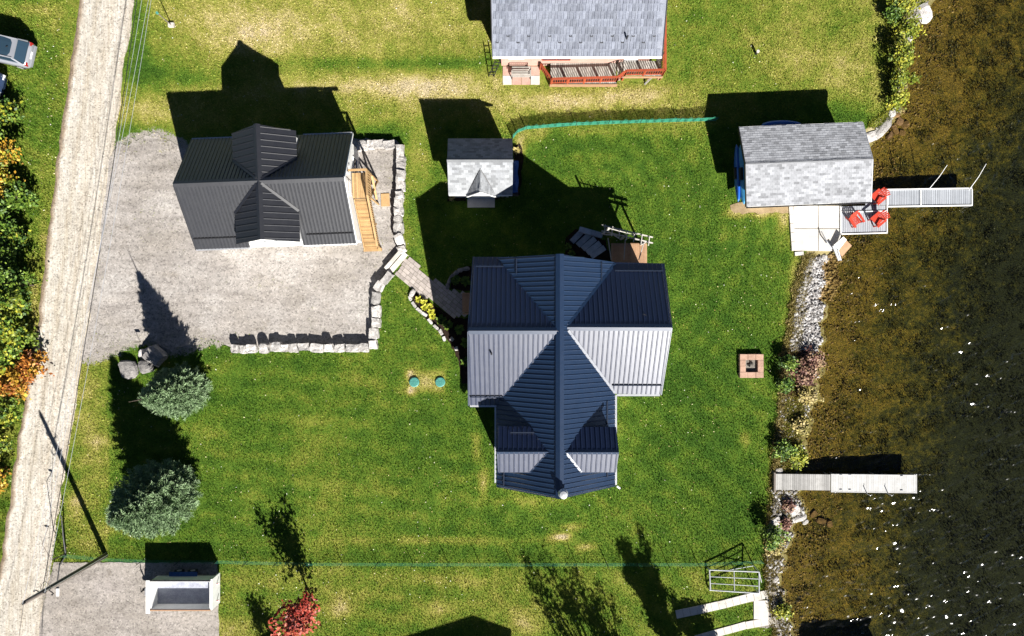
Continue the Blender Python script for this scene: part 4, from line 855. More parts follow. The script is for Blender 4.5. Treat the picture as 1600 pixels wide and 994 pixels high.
mk = thing("marker_post", P(219.5, 534), "thin garden marker post with small plate standing by the boulders at the drive edge", "marker")
MB().tube([P(219.5, 534), P(219.5, 534) + Vector((0, 0, .72))], .018, 6).build("stake", M_dark, mk); b_ = P(219.5, 534); MB().box(b_.x - .02, b_.x + .30, b_.y - .02, b_.y + .02, .58, .74).build("plate", M_dark, mk)

# ================================================================ PAVER WALK AND STEPS
wk_ = thing("paver_walkway", P(665, 450), "walkway of tan paving blocks leading from the drive steps to the house porch", "walkway")
dir_ = (P(690, 485) - P(612, 420)); a_ = math.atan2(dir_.y, dir_.x); ud = Vector((math.cos(a_), math.sin(a_))); vd = Vector((-ud.y, ud.x)); o_ = P(618, 410).to_2d()
pvm = MB().box(-.5, .5, -.5, .5, -.5, .5).build("paving_block", M_paver); pv = pvm.data; bpy.data.objects.remove(pvm)
bm = bmesh.new(); bm.from_mesh(pv); bmesh.ops.bevel(bm, geom=[e for e in bm.edges if all(v.co.z > 0 for v in e.verts)], offset=.03, segments=1, affect='EDGES'); bm.to_mesh(pv); bm.free()
ins = lambda q, poly: bool(inpoly(np.array([q[0]]), np.array([q[1]]), poly)[0])
cnt = 0
for j in range(-16, 16):
    v = j * .275; x = -.6 + (j % 2) * .2
    while x < 6.5:
        ln = random.choice((.28, .40, .40, .52)); c = o_ + ud * (x + ln / 2) + vd * v
        if ins(c, WALKP) and not ins(c, gp((600, 420), (632, 390), (640, 400), (612, 428))):
            link("paving_block", pv, wk_, Vector((c.x, c.y, .025 + random.uniform(-.006, .006))) - origin(wk_), (0, 0, a_), (ln - .018, .275 - .018, .07)); cnt += 1
        x += ln
stp = thing("stone_steps", P(622, 405), "two long pale stone treads stepping down from gravel drive to paver walkway", "steps")
for (x0, y0, x1, y1, w, z) in ((602, 420, 627, 391, .24, .42), (609, 425, 634, 396, .34, .20)):
    A, B2 = P(x0, y0, z), P(x1, y1, z); MB().bar(A - Vector((0, 0, .09)), B2 - Vector((0, 0, .09)), w, .18).build("tread", M_concrete, stp)
# garden edging stones and beds
ed = thing("garden_edging", P(680, 500), "line of small tan stones edging the flower bed beside the paver walkway", "edging")
row(ed, [(641, 466, .35, 110), (647, 476, .5, 130), (655, 485, .5, 135), (663, 491, .45, 145), (672, 502, .5, 130), (681, 511, .5, 135), (689, 519, .45, 120), (694, 529, .35, 110), (706, 530, .3, 140), (713, 545, .3, 100)], .22, .2)
ed2 = thing("garden_edging", P(712, 430), "curved arc of grey stones edging the shaded bed north of the porch", "edging")
row(ed2, [(699.5, 447, .45, 80), (702, 439, .4, 70), (706.5, 432.5, .45, 45), (712.5, 427, .4, 40), (719, 422.5, .4, 20), (728, 420, .5, 5)], .25, .25, GROCK)
link("rock", PROCK[1], None, P(644, 458, .1), (0, 0, 1), (.55, .32, .4)); tag(bpy.data.objects["rock"], "white rock at the tip of the flower bed by the walkway", "rock")
po = thing("porch_step", P(729, 474), "small brown wooden porch step at the west door of the navy roofed house", "step")
for i in range(3): a = P(725 + i * 6, 488, .4); b = P(725 + i * 6, 460, .4); MB().bar(a, b, .26, .05).build("step_board", M_tanwood, po)
for y in (459, 490): MB().bar(P(723, y, .55), P(742, y, .55), .12, .3).build("side_rail", M_tanwood, po)

M_paleold = mat("pale_weathered_timber", (.56, .53, .48), (.40, .375, .34), 4, .8, .2, .3, 25)
# ================================================================ BACK DECK, PERGOLA, STONE STEPS, SEPTIC LIDS, FIRE PIT
bd = thing("back_deck", P(982, 394), "tan wooden deck at the north east corner of the navy roofed house under the pergola", "deck")
A = P(955, 408, .35); B2 = P(1011, 381, .35); n = 18; dx = (B2.x - A.x) / n
for i in range(n): MB().box(A.x + dx * i + .006, A.x + dx * (i + 1) - .004, 3.3, B2.y, .31, .35 + random.uniform(0, .004)).build("deck_board", M_tanwood, bd)
MB().box(A.x, B2.x, B2.y, B2.y + .04, 0, .34).build("skirt_board", M_tanwood, bd)
pg = thing("pergola", P(980, 366), "pale weathered slatted pergola frame standing over the back deck", "pergola")
pz = 2.35
for k in (0, 1): MB().bar(P(940, 352 + k * 9, pz), P(1020, 373 + k * 9 - 2, pz), .07, .18).build("beam", M_paleold, pg)
for i in range(7):
    a = P(946 + i * 11.5, 351 + i * 3.1, pz + .16); b = P(944 + i * 11.5, 366 + i * 3.0, pz + .16); MB().bar(a, b, .05, .14).build("slat", M_paleold, pg)
for x0, y0, x1, y1 in ((950, 372, 955, 406), (977, 374, 975, 406), (1006, 380, 998, 406)): MB().bar(P(x0, y0, pz + .05), P(x1, y1, pz + .05), .05, .14).build("rafter", M_oldwood, pg)
for x, y in ((948, 360), (1010, 377), (978, 368)):
    g = P(x, y, pz); MB().box(g.x - .06, g.x + .06, g.y - .06, g.y + .06, -.1, pz + 1.0 if x == 948 else pz).build("post", M_paleold, pg)
for x, y, hh_ in ((955, 360, .8), (966, 363, .8), (977, 366, .8), (988, 369, .8)):
    g = P(x, y, pz); MB().bar((g.x, g.y, pz), (g.x, g.y, pz + hh_), .05, .05).build("finial_post", M_paleold, pg)
g0, g1 = P(948, 358, pz), P(990, 369, pz); MB().bar(g0 + Vector((0, 0, .55)), g1 + Vector((0, 0, .55)), .05, .06).build("top_rail", M_paleold, pg)
for a, b in ((948, 978), (978, 948)): g0, g1 = P(a, 360 + (a - 948) * .27, pz), P(b, 360 + (b - 948) * .27, pz); MB().bar((g0.x, g0.y, .1), (g1.x, g1.y, pz - .1), .08, .06).build("cross_brace", M_paleold, pg)
SLATE = pv.copy(); SLATE.materials[0] = M_slate
ss = thing("slate_steps", P(915, 380), "curved flight of blue grey stone slabs in the shade behind the house", "steps")
for i, (x, y) in enumerate(((902, 369), (912, 375), (920, 381), (927.5, 387.5), (934, 394))): link("step_slab", SLATE, ss, P(x, y, .12 + .05 * i) - origin(ss), (0, 0, R(46 - 3 * i)), (1.15, .40, .2))
for x, y in ((914, 361), (932, 366)): link("step_slab", SLATE, ss, P(x, y, .2) - origin(ss), (0, 0, R(-16)), (.85, .38, .35))
for px, lab, dirt in ((647.5, "green round septic lid, the left one with tan soil round it", 1), (688, "green round septic lid, the right one nearer the house wall", 0)):
    g = P(px, 597); sl_ = thing("septic_lid", g, lab, "lid", "septic lids in the lawn")
    MB().tube([(0, 0, -.05), (0, 0, .10), (0, 0, .13)], [.36, .35, .30], 24).build("rim", M_teal, sl_, local=True)
    lm = MB()
    for k in range(8): a = k * PI / 4; lm.bar((.06 * math.cos(a), .06 * math.sin(a), .135), (.28 * math.cos(a), .28 * math.sin(a), .135), .03, .02)
    lm.cyl((0, 0, .12), .06, .03, 12).build("lid_rib", M_teal, sl_, local=True)
fp = thing("fire_pit", P(1172.5, 571.5), "square fire pit of pink concrete blocks with ash inside on the east lawn", "fire pit")
fz = .3; fm = {}
for x, y, wx, wy in [(-.555, .63, .54, .40), (0, .635, .54, .40), (.555, .63, .54, .40), (-.555, -.63, .54, .40), (0, -.635, .54, .40), (.555, -.63, .54, .40), (-.63, .21, .40, .41), (-.63, -.21, .40, .41), (.63, .21, .40, .41), (.63, -.21, .40, .41)]:
    link("block", pv, fp, Vector((x + random.uniform(-.008, .008), y, fz / 2)), (0, 0, R(random.uniform(-1.5, 1))), (wx, wy, fz + random.uniform(-.01, .01)))
for ch in fp.children: ch.material_slots[0].link = 'OBJECT'; ch.material_slots[0].material = M_pinkblock
o = MB().box(-.42, .42, -.42, .42, 0, .07).build("ash_bed", M_ash, fp, local=True)
for k in range(4): a = random.uniform(0, 3); MB().tube([(-.22 * math.cos(a) - .05, -.2 * math.sin(a) + .12, .10), (.2 * math.cos(a) - .05, .2 * math.sin(a) + .12, .16)], .035, 7).build("charred_log", M_char, fp, local=True)

# ================================================================ DOCKS AND CHAIRS
def plankrun(parent, A, B_, width, n, m, z, th=.04, gap=.012, name="plank"):
    """n planks laid across the run A->B"""
    A, B_ = Vector(A), Vector(B_); d = (B_ - A); L = d.length; a = math.atan2(d.y, d.x); w = L / n
    o = MB().box(-w / 2 + gap / 2, w / 2 - gap / 2, -width / 2, width / 2, -th, 0).build(name, m, parent, local=True); me = o.data; bpy.data.objects.remove(o)
    for i in range(n):
        p = A.lerp(B_, (i + .5) / n); link(name, me, parent, Vector((p.x, p.y, z + random.uniform(-.004, .004))) - origin(parent), (0, 0, a))
wd_ = thing("wooden_dock", P(1255, 754, .24), "grey weathered wooden dock section joined to the white dock at the southern shore", "dock", "dock sections")
plankrun(wd_, P(1212, 753, .24), P(1297.5, 754, .24), 1.12, 26, M_dockwood, .24)
for dy in (-.5, .29): a, b = P(1212, 753.5, .24), P(1297, 754, .24); MB().bar((a.x, a.y + dy, .12), (b.x, b.y + dy, .12), .05, .15).build("stringer", M_dockwood, wd_)
for px in (1216, 1255, 1294):
    for dy in (-.52, .52): g = P(px, 753.7, .24); MB().tube([(g.x, g.y + dy, -1.2), (g.x, g.y + dy, .15)], .05, 8).build("pile", M_steel, wd_)
o = MB().bar(P(1209.5, 738, .18), P(1209.5, 769, .18), .12, .29).build("shore_beam", M_pole, wd_)
al = thing("white_dock", P(1365, 755.5, .27), "bright white dock section reaching out over the lake at the southern shore", "dock", "dock sections")
plankrun(al, P(1298.5, 755, .27), P(1431, 756.5, .27), 1.16, 36, M_dockwhite, .27, gap=.006)
for dy in (-.61, .61): a, b = P(1298.5, 755, .27), P(1432, 756.5, .27); MB().bar((a.x, a.y + dy, .20), (b.x, b.y + dy, .20), .06, .16).build("side_rail", M_dockwhite, al)
a = P(1432, 741, .27); b = P(1432, 771, .27); MB().bar(a - Vector((0, 0, .07)), b - Vector((0, 0, .07)), .06, .16).build("end_rail", M_dockwhite, al)
for px in (1305, 1368, 1429):
    for dy in (-.62, .62): g = P(px, 755.7, .27); MB().tube([(g.x, g.y + dy, -1.5), (g.x, g.y + dy, .29)], .035, 8).build("leg", M_steel, al)
for px, py in ((1314, 742), (1328, 742), (1314, 765.5), (1328, 765.5), (1409, 744), (1409, 766.5)): g = P(px, py, .29); MB().bar(g + Vector((-.09, 0, .02)), g + Vector((.09, 0, .02)), .03, .04).build("cleat", M_steel, al)
for px in (1355, 1388):
    g = P(px, 772, .29); MB().tube([(g.x, g.y, -.8), (g.x, g.y, .74), (g.x + .08, g.y + .08, .79)], .03, 8).build("ladder_rail", M_steel, al)
gd = thing("grey_dock", P(1450, 308, .14), "long grey aluminium dock with white edges running out from the boathouse", "dock", "dock sections")
for s0, s1, n in ((1387, 1437.5, 19), (1438.5, 1517, 27)): plankrun(gd, P(s0, 309.5 - (s0 - 1387) * .008, .14), P(s1, 309.5 - (s1 - 1387) * .008, .14), 1.12, n, M_alugrey, .14, gap=.022)
for y0, y1 in ((296.5, 294.5), (323, 321)): MB().bar(P(1385.5, y0, .12), P(1518, y1, .12), .08, .16).build("side_rail", M_white, gd)
for x in (1386, 1438, 1518): MB().bar(P(x, 296.2, .125), P(x, 321.8, .125), .07, .16).build("cross_rail", M_white, gd)
for x in (1400, 1440, 1515):
    for y in (296, 322): g = P(x, y, .14); MB().tube([(g.x, g.y, -1.6), (g.x, g.y, .16)], .035, 8).build("leg", M_steel, gd)
for (x0, y0, x1, y1, lab) in ((1455, 290, 1480, 258, "thin white mooring whip on the middle of grey dock"), (1517, 292, 1541, 256, "thin white mooring whip at the outer end of grey dock")):
    a = P(x0 - 3, y0 + 5, .14); b = P(x1, y1, 1.7); o = MB().tube([a, a.lerp(b, .5) + Vector((0, 0, .12)), b], [.026, .022, .016], 8).build("mooring_whip", M_white); tag(o, lab, "mooring whip", "mooring whips")
pf = thing("dock_platform", P(1350, 340, .14), "square grey dock platform with red chairs beside the boathouse", "dock", "dock sections")
plankrun(pf, P(1315, 344, .14), P(1384, 343, .14), 1.95, 24, M_alugrey, .14, gap=.022); plankrun(pf, P(1352, 309, .14), P(1384, 308.5, .14), 1.12, 11, M_alugrey, .14, gap=.022)
for a, b in (((1313, 366), (1385.5, 364)), ((1385.5, 296.5), (1385.5, 365)), ((1313.5, 322), (1313.5, 366)), ((1315, 331.5), (1385, 330))): MB().bar(P(*a, .14), P(*b, .14), .07, .14).build("side_rail", M_white, pf)
for x in (1318, 1382):
    for y in (325, 362): g = P(x, y, .14); MB().tube([(g.x, g.y, -1.2), (g.x, g.y, .14)], .035, 8).build("leg", M_steel, pf)
def chair(loc, rz, label):
    c = thing("lounge_chair", loc, label, "chair", "red slatted chairs on the dock", R(rz)); B_ = lambda *a: MB()
    for k in range(6): MB().box(-.27, .27, -.28 + k * .095, -.20 + k * .095, .36 - k * .02, .385 - k * .02).build("seat_slat", M_red, c, local=True)
    for k in range(5):
        x = (k - 2) * .115; tx = x * 1.25; h = 1.0 - .03 * (k - 2) ** 2
        MB().bar((x, .24, .27), (tx, .24 + .38 * h, .27 + .72 * h), .10, .025, (0, 1, 0)).build("back_slat", M_red, c, local=True)
    for s in (-1, 1):
        MB().box(s * .36 - .08, s * .36 + .08, -.38, .42, .55, .58).build("armrest", M_red, c, local=True)
        MB().box(s * .30 - .03, s * .30 + .03, -.34, -.25, 0, .55).build("leg", M_red, c, local=True); MB().bar((s * .30, -.28, .36), (s * .30, .55, .04), .05, .12).build("leg", M_red, c, local=True)
    MB().bar((-.32, .42, .53), (.32, .42, .53), .05, .06).build("back_brace", M_red, c, local=True)
    return c
chair(P(1333, 346, .15), 33, "red slatted chair on the dock platform, the one nearest the concrete pad"); chair(P(1366, 345, .15), 62 - 112, "red slatted chair on the dock platform, the one nearest the outer corner"); chair(P(1366, 310, .15), 30 - 80, "red slatted chair tucked against the boathouse corner")
cp = thing("concrete_pad", P(1276, 358), "pale concrete pad of four slabs with block border between boathouse and dock", "pad")
for x0, x1 in ((1239, 1277.5), (1278.5, 1312.5)):
    for y0, y1 in ((322, 357.2), (358.2, 392)):
        a, b = P(x0, y1), P(x1, y0); MB().box(a.x, b.x, a.y, b.y, -.7, .10 + random.uniform(0, .006)).build("slab", M_concrete, cp)
blk = MB().box(-.13, .13, -.31, .31, -.2, .115).build("border_block", M_concrete, cp, local=True); bl = blk.data; bpy.data.objects.remove(blk)
for i in range(5): g = P(1235.3 + i * .9, 328 + i * 14.3); link("border_block", bl, cp, Vector((g.x, g.y, 0)) - origin(cp), (0, 0, R(3)))
for i in range(1): g = P(1248 + i * 14, 396.5); link("border_block", bl, cp, Vector((g.x, g.y, 0)) - origin(cp), (0, 0, R(95)))
rp = thing("folded_ramp", P(1307, 388, .3), "white folded dock ramp with a tan panel leaning beside the concrete pad", "ramp")
MB().slab([P(1302, 384, .35), P(1318, 370, .6), P(1323, 375, .55), P(1308, 394, .3)], .06).build("ramp_plate", M_white, rp); MB().slab([P(1309, 391, .3), P(1323, 376, .45), P(1331, 384, -.3), P(1316, 402, -.35)], .05).build("tan_panel", M_tanwood, rp)
MB().bar(P(1302, 384, .45), P(1311, 407, .2), .16, .1).bar(P(1309, 390, .4), P(1314, 407, .2), .08, .08).build("side_frame", M_alu, rp)
o = MB().tube([P(1283, 361, .3), P(1292, 378, .55), P(1300, 389, .5)], .045, 8).build("mooring_pole", M_alu); tag(o, "loose grey pole lying across the concrete pad", "pole")

# ================================================================ FENCES, GATE FRAME, POSTS
def fence(pts, h, label, name="mesh_fence", grid_=.12, wire=.012, n_h=8, post_m=None, sag=.0, spacing=2.4, lean=.0, post_h=None):
    f = thing(name, Vector((*pts[0], 0)), label, "fence"); w = MB(); L = 0
    for a, b in zip(pts, pts[1:]):
        a, b = Vector((*a, 0)), Vector((*b, 0)); d = (b - a); s = Vector((-d.y, d.x, 0)).normalized(); ln = d.length
        np_ = max(1, round(ln / spacing))
        for i in range(np_ + (1 if b.to_2d() == Vector(pts[-1]) else 0)): p = a.lerp(b, i / np_); MB().bar(p - Vector((0, 0, .2)), p + Vector((0, 0, post_h or h + .08)), .035, .035).build("post", post_m or M_dark, f)
        k = int(ln / grid_)
        for i in range(k):
            p = a.lerp(b, (i + .5) / k); q = sag * math.sin(i * .7) + lean; w.bar(p, p + Vector((0, 0, h - abs(sag) * (1 + math.sin(i * .31)))) + s * q, wire, wire)
        m = max(2, int(ln / .6))
        for j in range(n_h):
            z = .04 + (h - .06) * j / (n_h - 1)
            for i in range(m):
                t0, t1 = i / m, (i + 1) / m; o0 = s * lean * z / h; sg = abs(sag) * z / h
                w.bar(a.lerp(b, t0) + o0 + Vector((0, 0, z - sg * (1 + math.sin(t0 * ln * 2.2)))), a.lerp(b, t1) + o0 + Vector((0, 0, z - sg * (1 + math.sin(t1 * ln * 2.2)))), wire, wire)
    w.build("mesh", M_netg, f, kind="stuff"); return f
gq = lambda *pts: [tuple(P(x, y).to_2d()) for x, y in pts]
fence(gq((801, 217), (808, 208), (822, 202), (900, 196), (1000, 192), (1060, 190.5), (1118, 189)), .85, "sagging bright green plastic mesh fence between shed and boathouse", grid_=.06, wire=.016, n_h=15, sag=.08)
fence(gq((100, 866), (160, 872), (225, 875), (340, 876), (480, 879.5), (700, 880), (900, 880), (1090, 880), (1190, 876)), .62, "long fine green wire fence with dark posts along the southern lot line", grid_=.14, wire=.0055, n_h=6, sag=.02, post_h=1.05)
gf = thing("pipe_frame", P(1147, 905), "galvanised pipe frame like a farm gate propped up at its lake end", "frame")
c00, c10, c11, c01 = P(1108.5, 890.5, .35), P(1186, 893.5, 1.25), P(1186, 927, 1.25), P(1110, 922, .35)
for a, b in ((c00, c10), (c10, c11), (c11, c01), (c01, c00)): MB().tube([a, b], .05, 8).build("frame_pipe", M_steel, gf)
for k in (1 / 3, 2 / 3): MB().tube([c00.lerp(c01, k), c10.lerp(c11, k)], .03, 8).build("rail_pipe", M_steel, gf)
MB().tube([c00.lerp(c10, .5), c01.lerp(c11, .5)], .03, 8).build("cross_pipe", M_steel, gf)
for c in (c10, c11): MB().tube([c, Vector((c.x + .05, c.y, -.05))], .045, 8).build("leg", M_steel, gf)
for c in (c00, c01): MB().tube([c, Vector((c.x - .03, c.y, -.05))], .06, 8).build("leg", M_steel, gf)
MB().tube([c00.lerp(c10, .35), Vector((c10.x, c10.y, .1))], .03, 6).build("brace", M_steel, gf); MB().tube([c10, c11.lerp(c10, .2) - Vector((-.6, 0, 1.2))], .03, 6).build("brace", M_steel, gf)
sp_ = thing("service_post", P(268.5, 40), "short dark service post with pale base on the dry lawn near the road", "post")
b_ = P(268.5, 40); MB().tube([b_, b_ + Vector((0, 0, 2.0))], .035, 8).build("post", M_pole, sp_); MB().box(b_.x - .2, b_.x + .2, b_.y - .15, b_.y + .15, -.02, .16).build("base_box", M_concrete, sp_); MB().cyl(b_ + Vector((0, 0, 1.98)), .09, .1, 10).build("cap", M_teal, sp_)
yp = thing("yard_post", P(1181, 84), "short black post with white top alone on the neighbour's lawn", "post"); b_ = P(1181, 84)
MB().tube([b_, b_ + Vector((0, 0, .38))], .09, 10).build("post", M_dark, yp); MB().cyl(b_ + Vector((0, 0, .38)), .11, .09, 10).build("cap", M_concrete, yp)

# ================================================================ UTILITY POLE, WIRES, ROADSIDE BITS
pb = P(165, 868); pht = 8.1; up_ = thing("utility_pole", pb, "tall weathered wooden utility pole leaning over the gravel road edge at lower left", "utility pole")
MB().tube([pb - Vector((0, 0, .3)), pb + Vector((0, 0, 4)), pb + Vector((-.02, 0, pht))], [.17, .15, .125], 12).build("shaft", M_pole, up_, smooth=True)
pt_ = pb + Vector((-.02, 0, pht)); MB().cyl(pt_, .07, .18, 10).build("top_insulator", M_dark, up_)
for z, dx, dy in ((6.7, .35, .1), (6.7, -.3, .2), (6.1, .4, -.25), (5.9, -.35, -.2)): p = pb + Vector((0, 0, z)); MB().tube([p, p + Vector((dx, dy, .05)), p + Vector((dx, dy, .2))], [.03, .03, .06], 8).build("bracket", M_dark, up_)
loop = [pb + Vector((.3 * math.cos(a), .25 + .3 * math.sin(a), 6.3 + .1 * math.sin(2 * a))) for a in np.linspace(0, 2 * PI, 14)]; MB().tube(loop, .015, 6).build("cable_loop", M_dark, up_)
MB().tube([pb + Vector((.17, .06, 0)), pb + Vector((.15, .06, 6.6))], .025, 6).build("conduit", M_alu, up_); MB().tube([pb + Vector((.05, .2, 0)), pb + Vector((.04, .18, 7.6))], .018, 6).build("ground_wire", M_alu, up_)
def wire(pa, pbm, r, m, label, sag=.5):
    a, b = pa, pbm; pts = [a.lerp(b, t) - Vector((0, 0, 4 * sag * t * (1 - t))) for t in np.linspace(0, 1, 25)]
    o = MB().tube(pts, r, 5).build("overhead_wire", m); tag(o, label, "wire", "overhead wires along the road")
far = lambda px, z: P(px, -260, z)
wire(pt_ + Vector((0, 0, .18)), far(279, 9.0), .010, M_alu, "pale overhead wire, topmost of the set along the road")
wire(pb + Vector((.35, .1, 6.9)), far(276, 7.4), .010, M_alu, "pale overhead wire on right side of the set along the road")
wire(pb + Vector((-.3, .2, 6.9)), far(262, 7.4), .010, M_alu, "pale overhead wire on left side of the set along the road")
wire(pb + Vector((-.35, -.2, 6.1)), far(249, 6.3), .022, M_dark, "thick dark telephone cable along the road edge")
wire(pt_ + Vector((0, 0, .1)), P(-30, 1300, 8.4), .012, M_dark, "dark overhead wire running south from the utility pole", .3)
wire(pb + Vector((-.35, -.2, 6.0)), P(40, 1300, 6.3), .016, M_dark, "dark telephone cable running south from the utility pole", .3)
dh = P(102, 866); yl = thing("yard_lamp", dh, "slim roadside lamp post with curved arm by the corner of the fence", "lamp")
hd_ = P(76, 823, 2.6); MB().tube([dh, dh + Vector((-.05, .1, 1.4)), dh.lerp(hd_, .6) + Vector((0, 0, 1.35)), hd_], [.035, .03, .022, .018], 8).build("arm", M_pole, yl)
MB().ring_loft([[hd_ + Vector((-.28 * t, .08 * t, 0)) + Vector((.02, .07, 0)) * (math.sin(PI * min(1, t * .8 + .1))) * math.cos(a) * 1.2 + Vector((0, 0, .05)) * math.sin(a) for a in np.linspace(0, 2 * PI, 8, endpoint=False)] for t in np.linspace(0, 1, 6)]).build("lamp_head", M_dark, yl)
rpst = thing("road_post", P(98, 860), "dark leaning pipe post with white marker panel beside the parking pad", "post")
MB().tube([P(103, 868), P(99, 840, .5), P(96, 806, .9)], [.06, .05, .035], 8).build("pipe", M_dark, rpst); MB().tube([P(103, 868, .2), P(93, 884, .1), P(89, 915, .1)], [.04, .04, .03], 8).build("lower_pipe", M_dark, rpst)
a, b = P(91.5, 932, .12), P(87.5, 920, .12); MB().box(b.x, a.x, a.y, b.y, .02, .12).build("marker_panel", M_white, rpst)

# ================================================================ TRAILER
tc = P(286, 925); tl = thing("dump_trailer", tc, "open box trailer with white side panels parked on the gravel pad by the fence", "trailer")
x0, x1 = P(236, 925, 1.5).x, P(330, 925, 1.5).x; y0, y1 = P(286, 952, 1.5).y, P(286, 907, 1.5).y; zf, zt = .75, 1.62
MB().box(x0 + .06, x1 - .06, y0 + .06, y1 - .06, zf - .05, zf).build("floor", M_bed_dark, tl)
for a, b, c, d in ((x0, x1, y0, y0 + .06), (x0, x1, y1 - .06, y1)): MB().box(a, b, c, d, zf - .15, zt).build("side_panel", M_white, tl)
for a, b in ((x0 - .003, x0 + .07), (x1 - .07, x1 + .003)): MB().box(a, b, y0 + .002, y1 - .002, zf - .15, zt - .02).build("end_panel", M_white, tl)
MB().box(x0 - .28, x0 - .02, y0 - .25, y1 + .05, zt - .06, zt + .04).build("front_cap", M_white, tl); MB().box(x1 + .02, x1 + .12, y0 - .02, y1 + .12, .35, zt).build("tail_frame", M_white, tl)
for y in (y0 - .02, y1 + .02): MB().bar((x0, y, zt + .01), (x1, y, zt + .01), .08, .06).build("top_rail", M_tanwood if y < y1 else M_dark, tl)
for y in (y0 - .16, y1 + .16):
    for x in (tc.x - .1, tc.x + .85):
        wh = MB().tube([(x, y - .1, .34), (x, y + .1, .34)], .34, 18).build("wheel", M_rubber, tl); MB().tube([(x, y - .11, .34), (x, y + .11, .34)], .17, 12).build("rim", M_steel, wh)
    MB().box(tc.x - .6, tc.x + 1.35, y - .15, y + .15, .74, .79).build("fender", M_tarp, tl)
MB().bar((x0, y0 + .5, .5), (x0 - 1.1, (y0 + y1) / 2, .5), .1, .1).bar((x0, y1 - .5, .5), (x0 - 1.1, (y0 + y1) / 2, .5), .1, .1).build("tongue", M_dark, tl)
MB().box(x0 - .75, x0 - .3, (y0 + y1) / 2 - .3, (y0 + y1) / 2 + .2, .55, .9).build("battery_box", M_alu, tl); MB().tube([(x0 - .95, (y0 + y1) / 2, 0), (x0 - .95, (y0 + y1) / 2, 1.0)], .05, 8).build("jack", M_dark, tl); MB().bar((x0 - .95, (y0 + y1) / 2, 1.0), (x0 - .95, (y0 + y1) / 2 + .3, 1.05), .04, .04).build("jack_handle", M_dark, tl)
for y in (y0 + .3, y1 - .5): MB().tube([(x1 + .12, y, .9), (x1 + .28, y + .06, .85)], .05, 8).build("tail_lamp", M_lamp, tl)

# ================================================================ CARS (mostly outside the frame at top left)
def car(name, loc, rz, paint, label, Lc=4.6, Wc=1.84, hood=False, suv=True):
    c = thing(name, loc, label, "car", "cars parked at the top left", R(rz)); hw = Wc / 2
    zt = 1.72 if suv else 1.45
    def ring(x, w, zb, zs_): return [Vector((x, y * w, z)) for y, z in ((-.86, zb), (-1, zb + .18), (-1, zs_ - .18), (-.93, zs_), (-.45, zs_ + .03), (.45, zs_ + .03), (.93, zs_), (1, zs_ - .18), (1, zb + .18), (.86, zb))]
    hx = Lc / 2
    sts = [(-hx, .70, .42, .72), (-hx + .12, .90, .32, .84), (-hx + .5, .97, .28, .94), (-hx + 1.25, 1.0, .26, 1.0), (0, 1.0, .26, 1.02), (hx - 1.0, 1.0, .26, 1.03), (hx - .35, .98, .28, 1.02), (hx - .08, .92, .34, .98), (hx, .80, .42, .80)]
    MB().ring_loft([ring(x, hw * w, zb, zt_) for x, w, zb, zt_ in sts]).build("body", paint, c, smooth=True, local=True)
    xr = hx - .12 if suv else hx - .75                      # rear of the cabin
    def cab(x, w, z0, z1): return [Vector((x, y * w, z)) for y, z in ((-.90, z0), (-.74, z1), (-.4, z1 + .03), (.4, z1 + .03), (.74, z1), (.90, z0))]
    MB().ring_loft([cab(-hx + 1.2, hw * .96, 1.0, 1.04), cab(-hx + 1.95, hw * .95, 1.0, zt - .07), cab(-.1, hw * .96, 1.0, zt), cab(xr - .75, hw * .96, 1.0, zt - .02), cab(xr - .35, hw * .95, 1.0, zt - .08), cab(xr, hw * .93, .98, 1.06)]).build("cabin", M_glass, c, smooth=False, local=True)
    MB().slab([(-hx + 1.9, -hw * .76, zt - .015), (xr - .30, -hw * .76, zt - .01), (xr - .30, hw * .76, zt - .01), (-hx + 1.9, hw * .76, zt - .015)], .05).build("roof", paint, c, local=True)
    MB().box(-.4, .7, -hw * .42, hw * .42, zt + .0, zt + .035).build("sunroof", M_glass, c, local=True)
    for s in (-1, 1):
        for xa in (-hx + 2.0, -.1, xr - .45): MB().bar((xa, s * hw * .73, zt - .03), (xa + (-.75 if xa < -1 else (.34 if xa > 1 else .0)), s * hw * .90, 1.02), .10, .05).build("pillar", paint, c, local=True)
        MB().bar((-hx + 2.0, s * hw * .72, zt + .02), (xr - .4, s * hw * .72, zt + .02), .05, .05).build("roof_rail", M_alu, c, local=True)
        mb = MB().box(-hx + 1.45, -hx + 1.65, s * (hw + .12) - .1, s * (hw + .12) + .1, 1.0, 1.14).build("mirror", paint, c, local=True)
        for x in (-hx + .85, hx - .85):
            w = MB().tube([(x, s * (hw - .22), .34), (x, s * (hw + .01), .34)], .34, 20).build("wheel", M_rubber, c, local=True); MB().tube([(x, s * (hw - .02), .34), (x, s * (hw + .02), .34)], .21, 14).build("rim", M_alu, w, local=True)
        MB().box(hx - .16, hx - .02, s * hw * .78 - .12, s * hw * .78 + .12, .74, .98).build("tail_lamp", M_lamp, c, local=True); MB().box(-hx + .0, -hx + .16, s * hw * .66 - .18, s * hw * .66 + .18, .66, .80).build("headlight", M_white_lens, c, local=True)
    MB().box(hx - .1, hx + .07, -hw * .8, hw * .8, .44, .62).build("rear_bumper", paint, c, local=True); MB().box(hx - .03, hx + .03, -.26, .26, .68, .80).build("licence_plate", M_white, c, local=True)
    MB().bar((xr - .5, -hw * .66, zt - .03), (xr - .5, hw * .66, zt - .03), .30, .04).build("spoiler", paint, c, local=True); MB().tube([(xr - .95, 0, zt), (xr - .80, 0, zt + .09)], .035, 8).build("aerial_fin", M_dark, c, local=True)
    return c
g = P(60, 93); a_ = R(-13); car("parked_car", (g.x - 2.3 * math.cos(a_), g.y - 2.3 * math.sin(a_), 0), -13, M_silver, "silver estate car seen from behind, parked on grass at the top left edge")
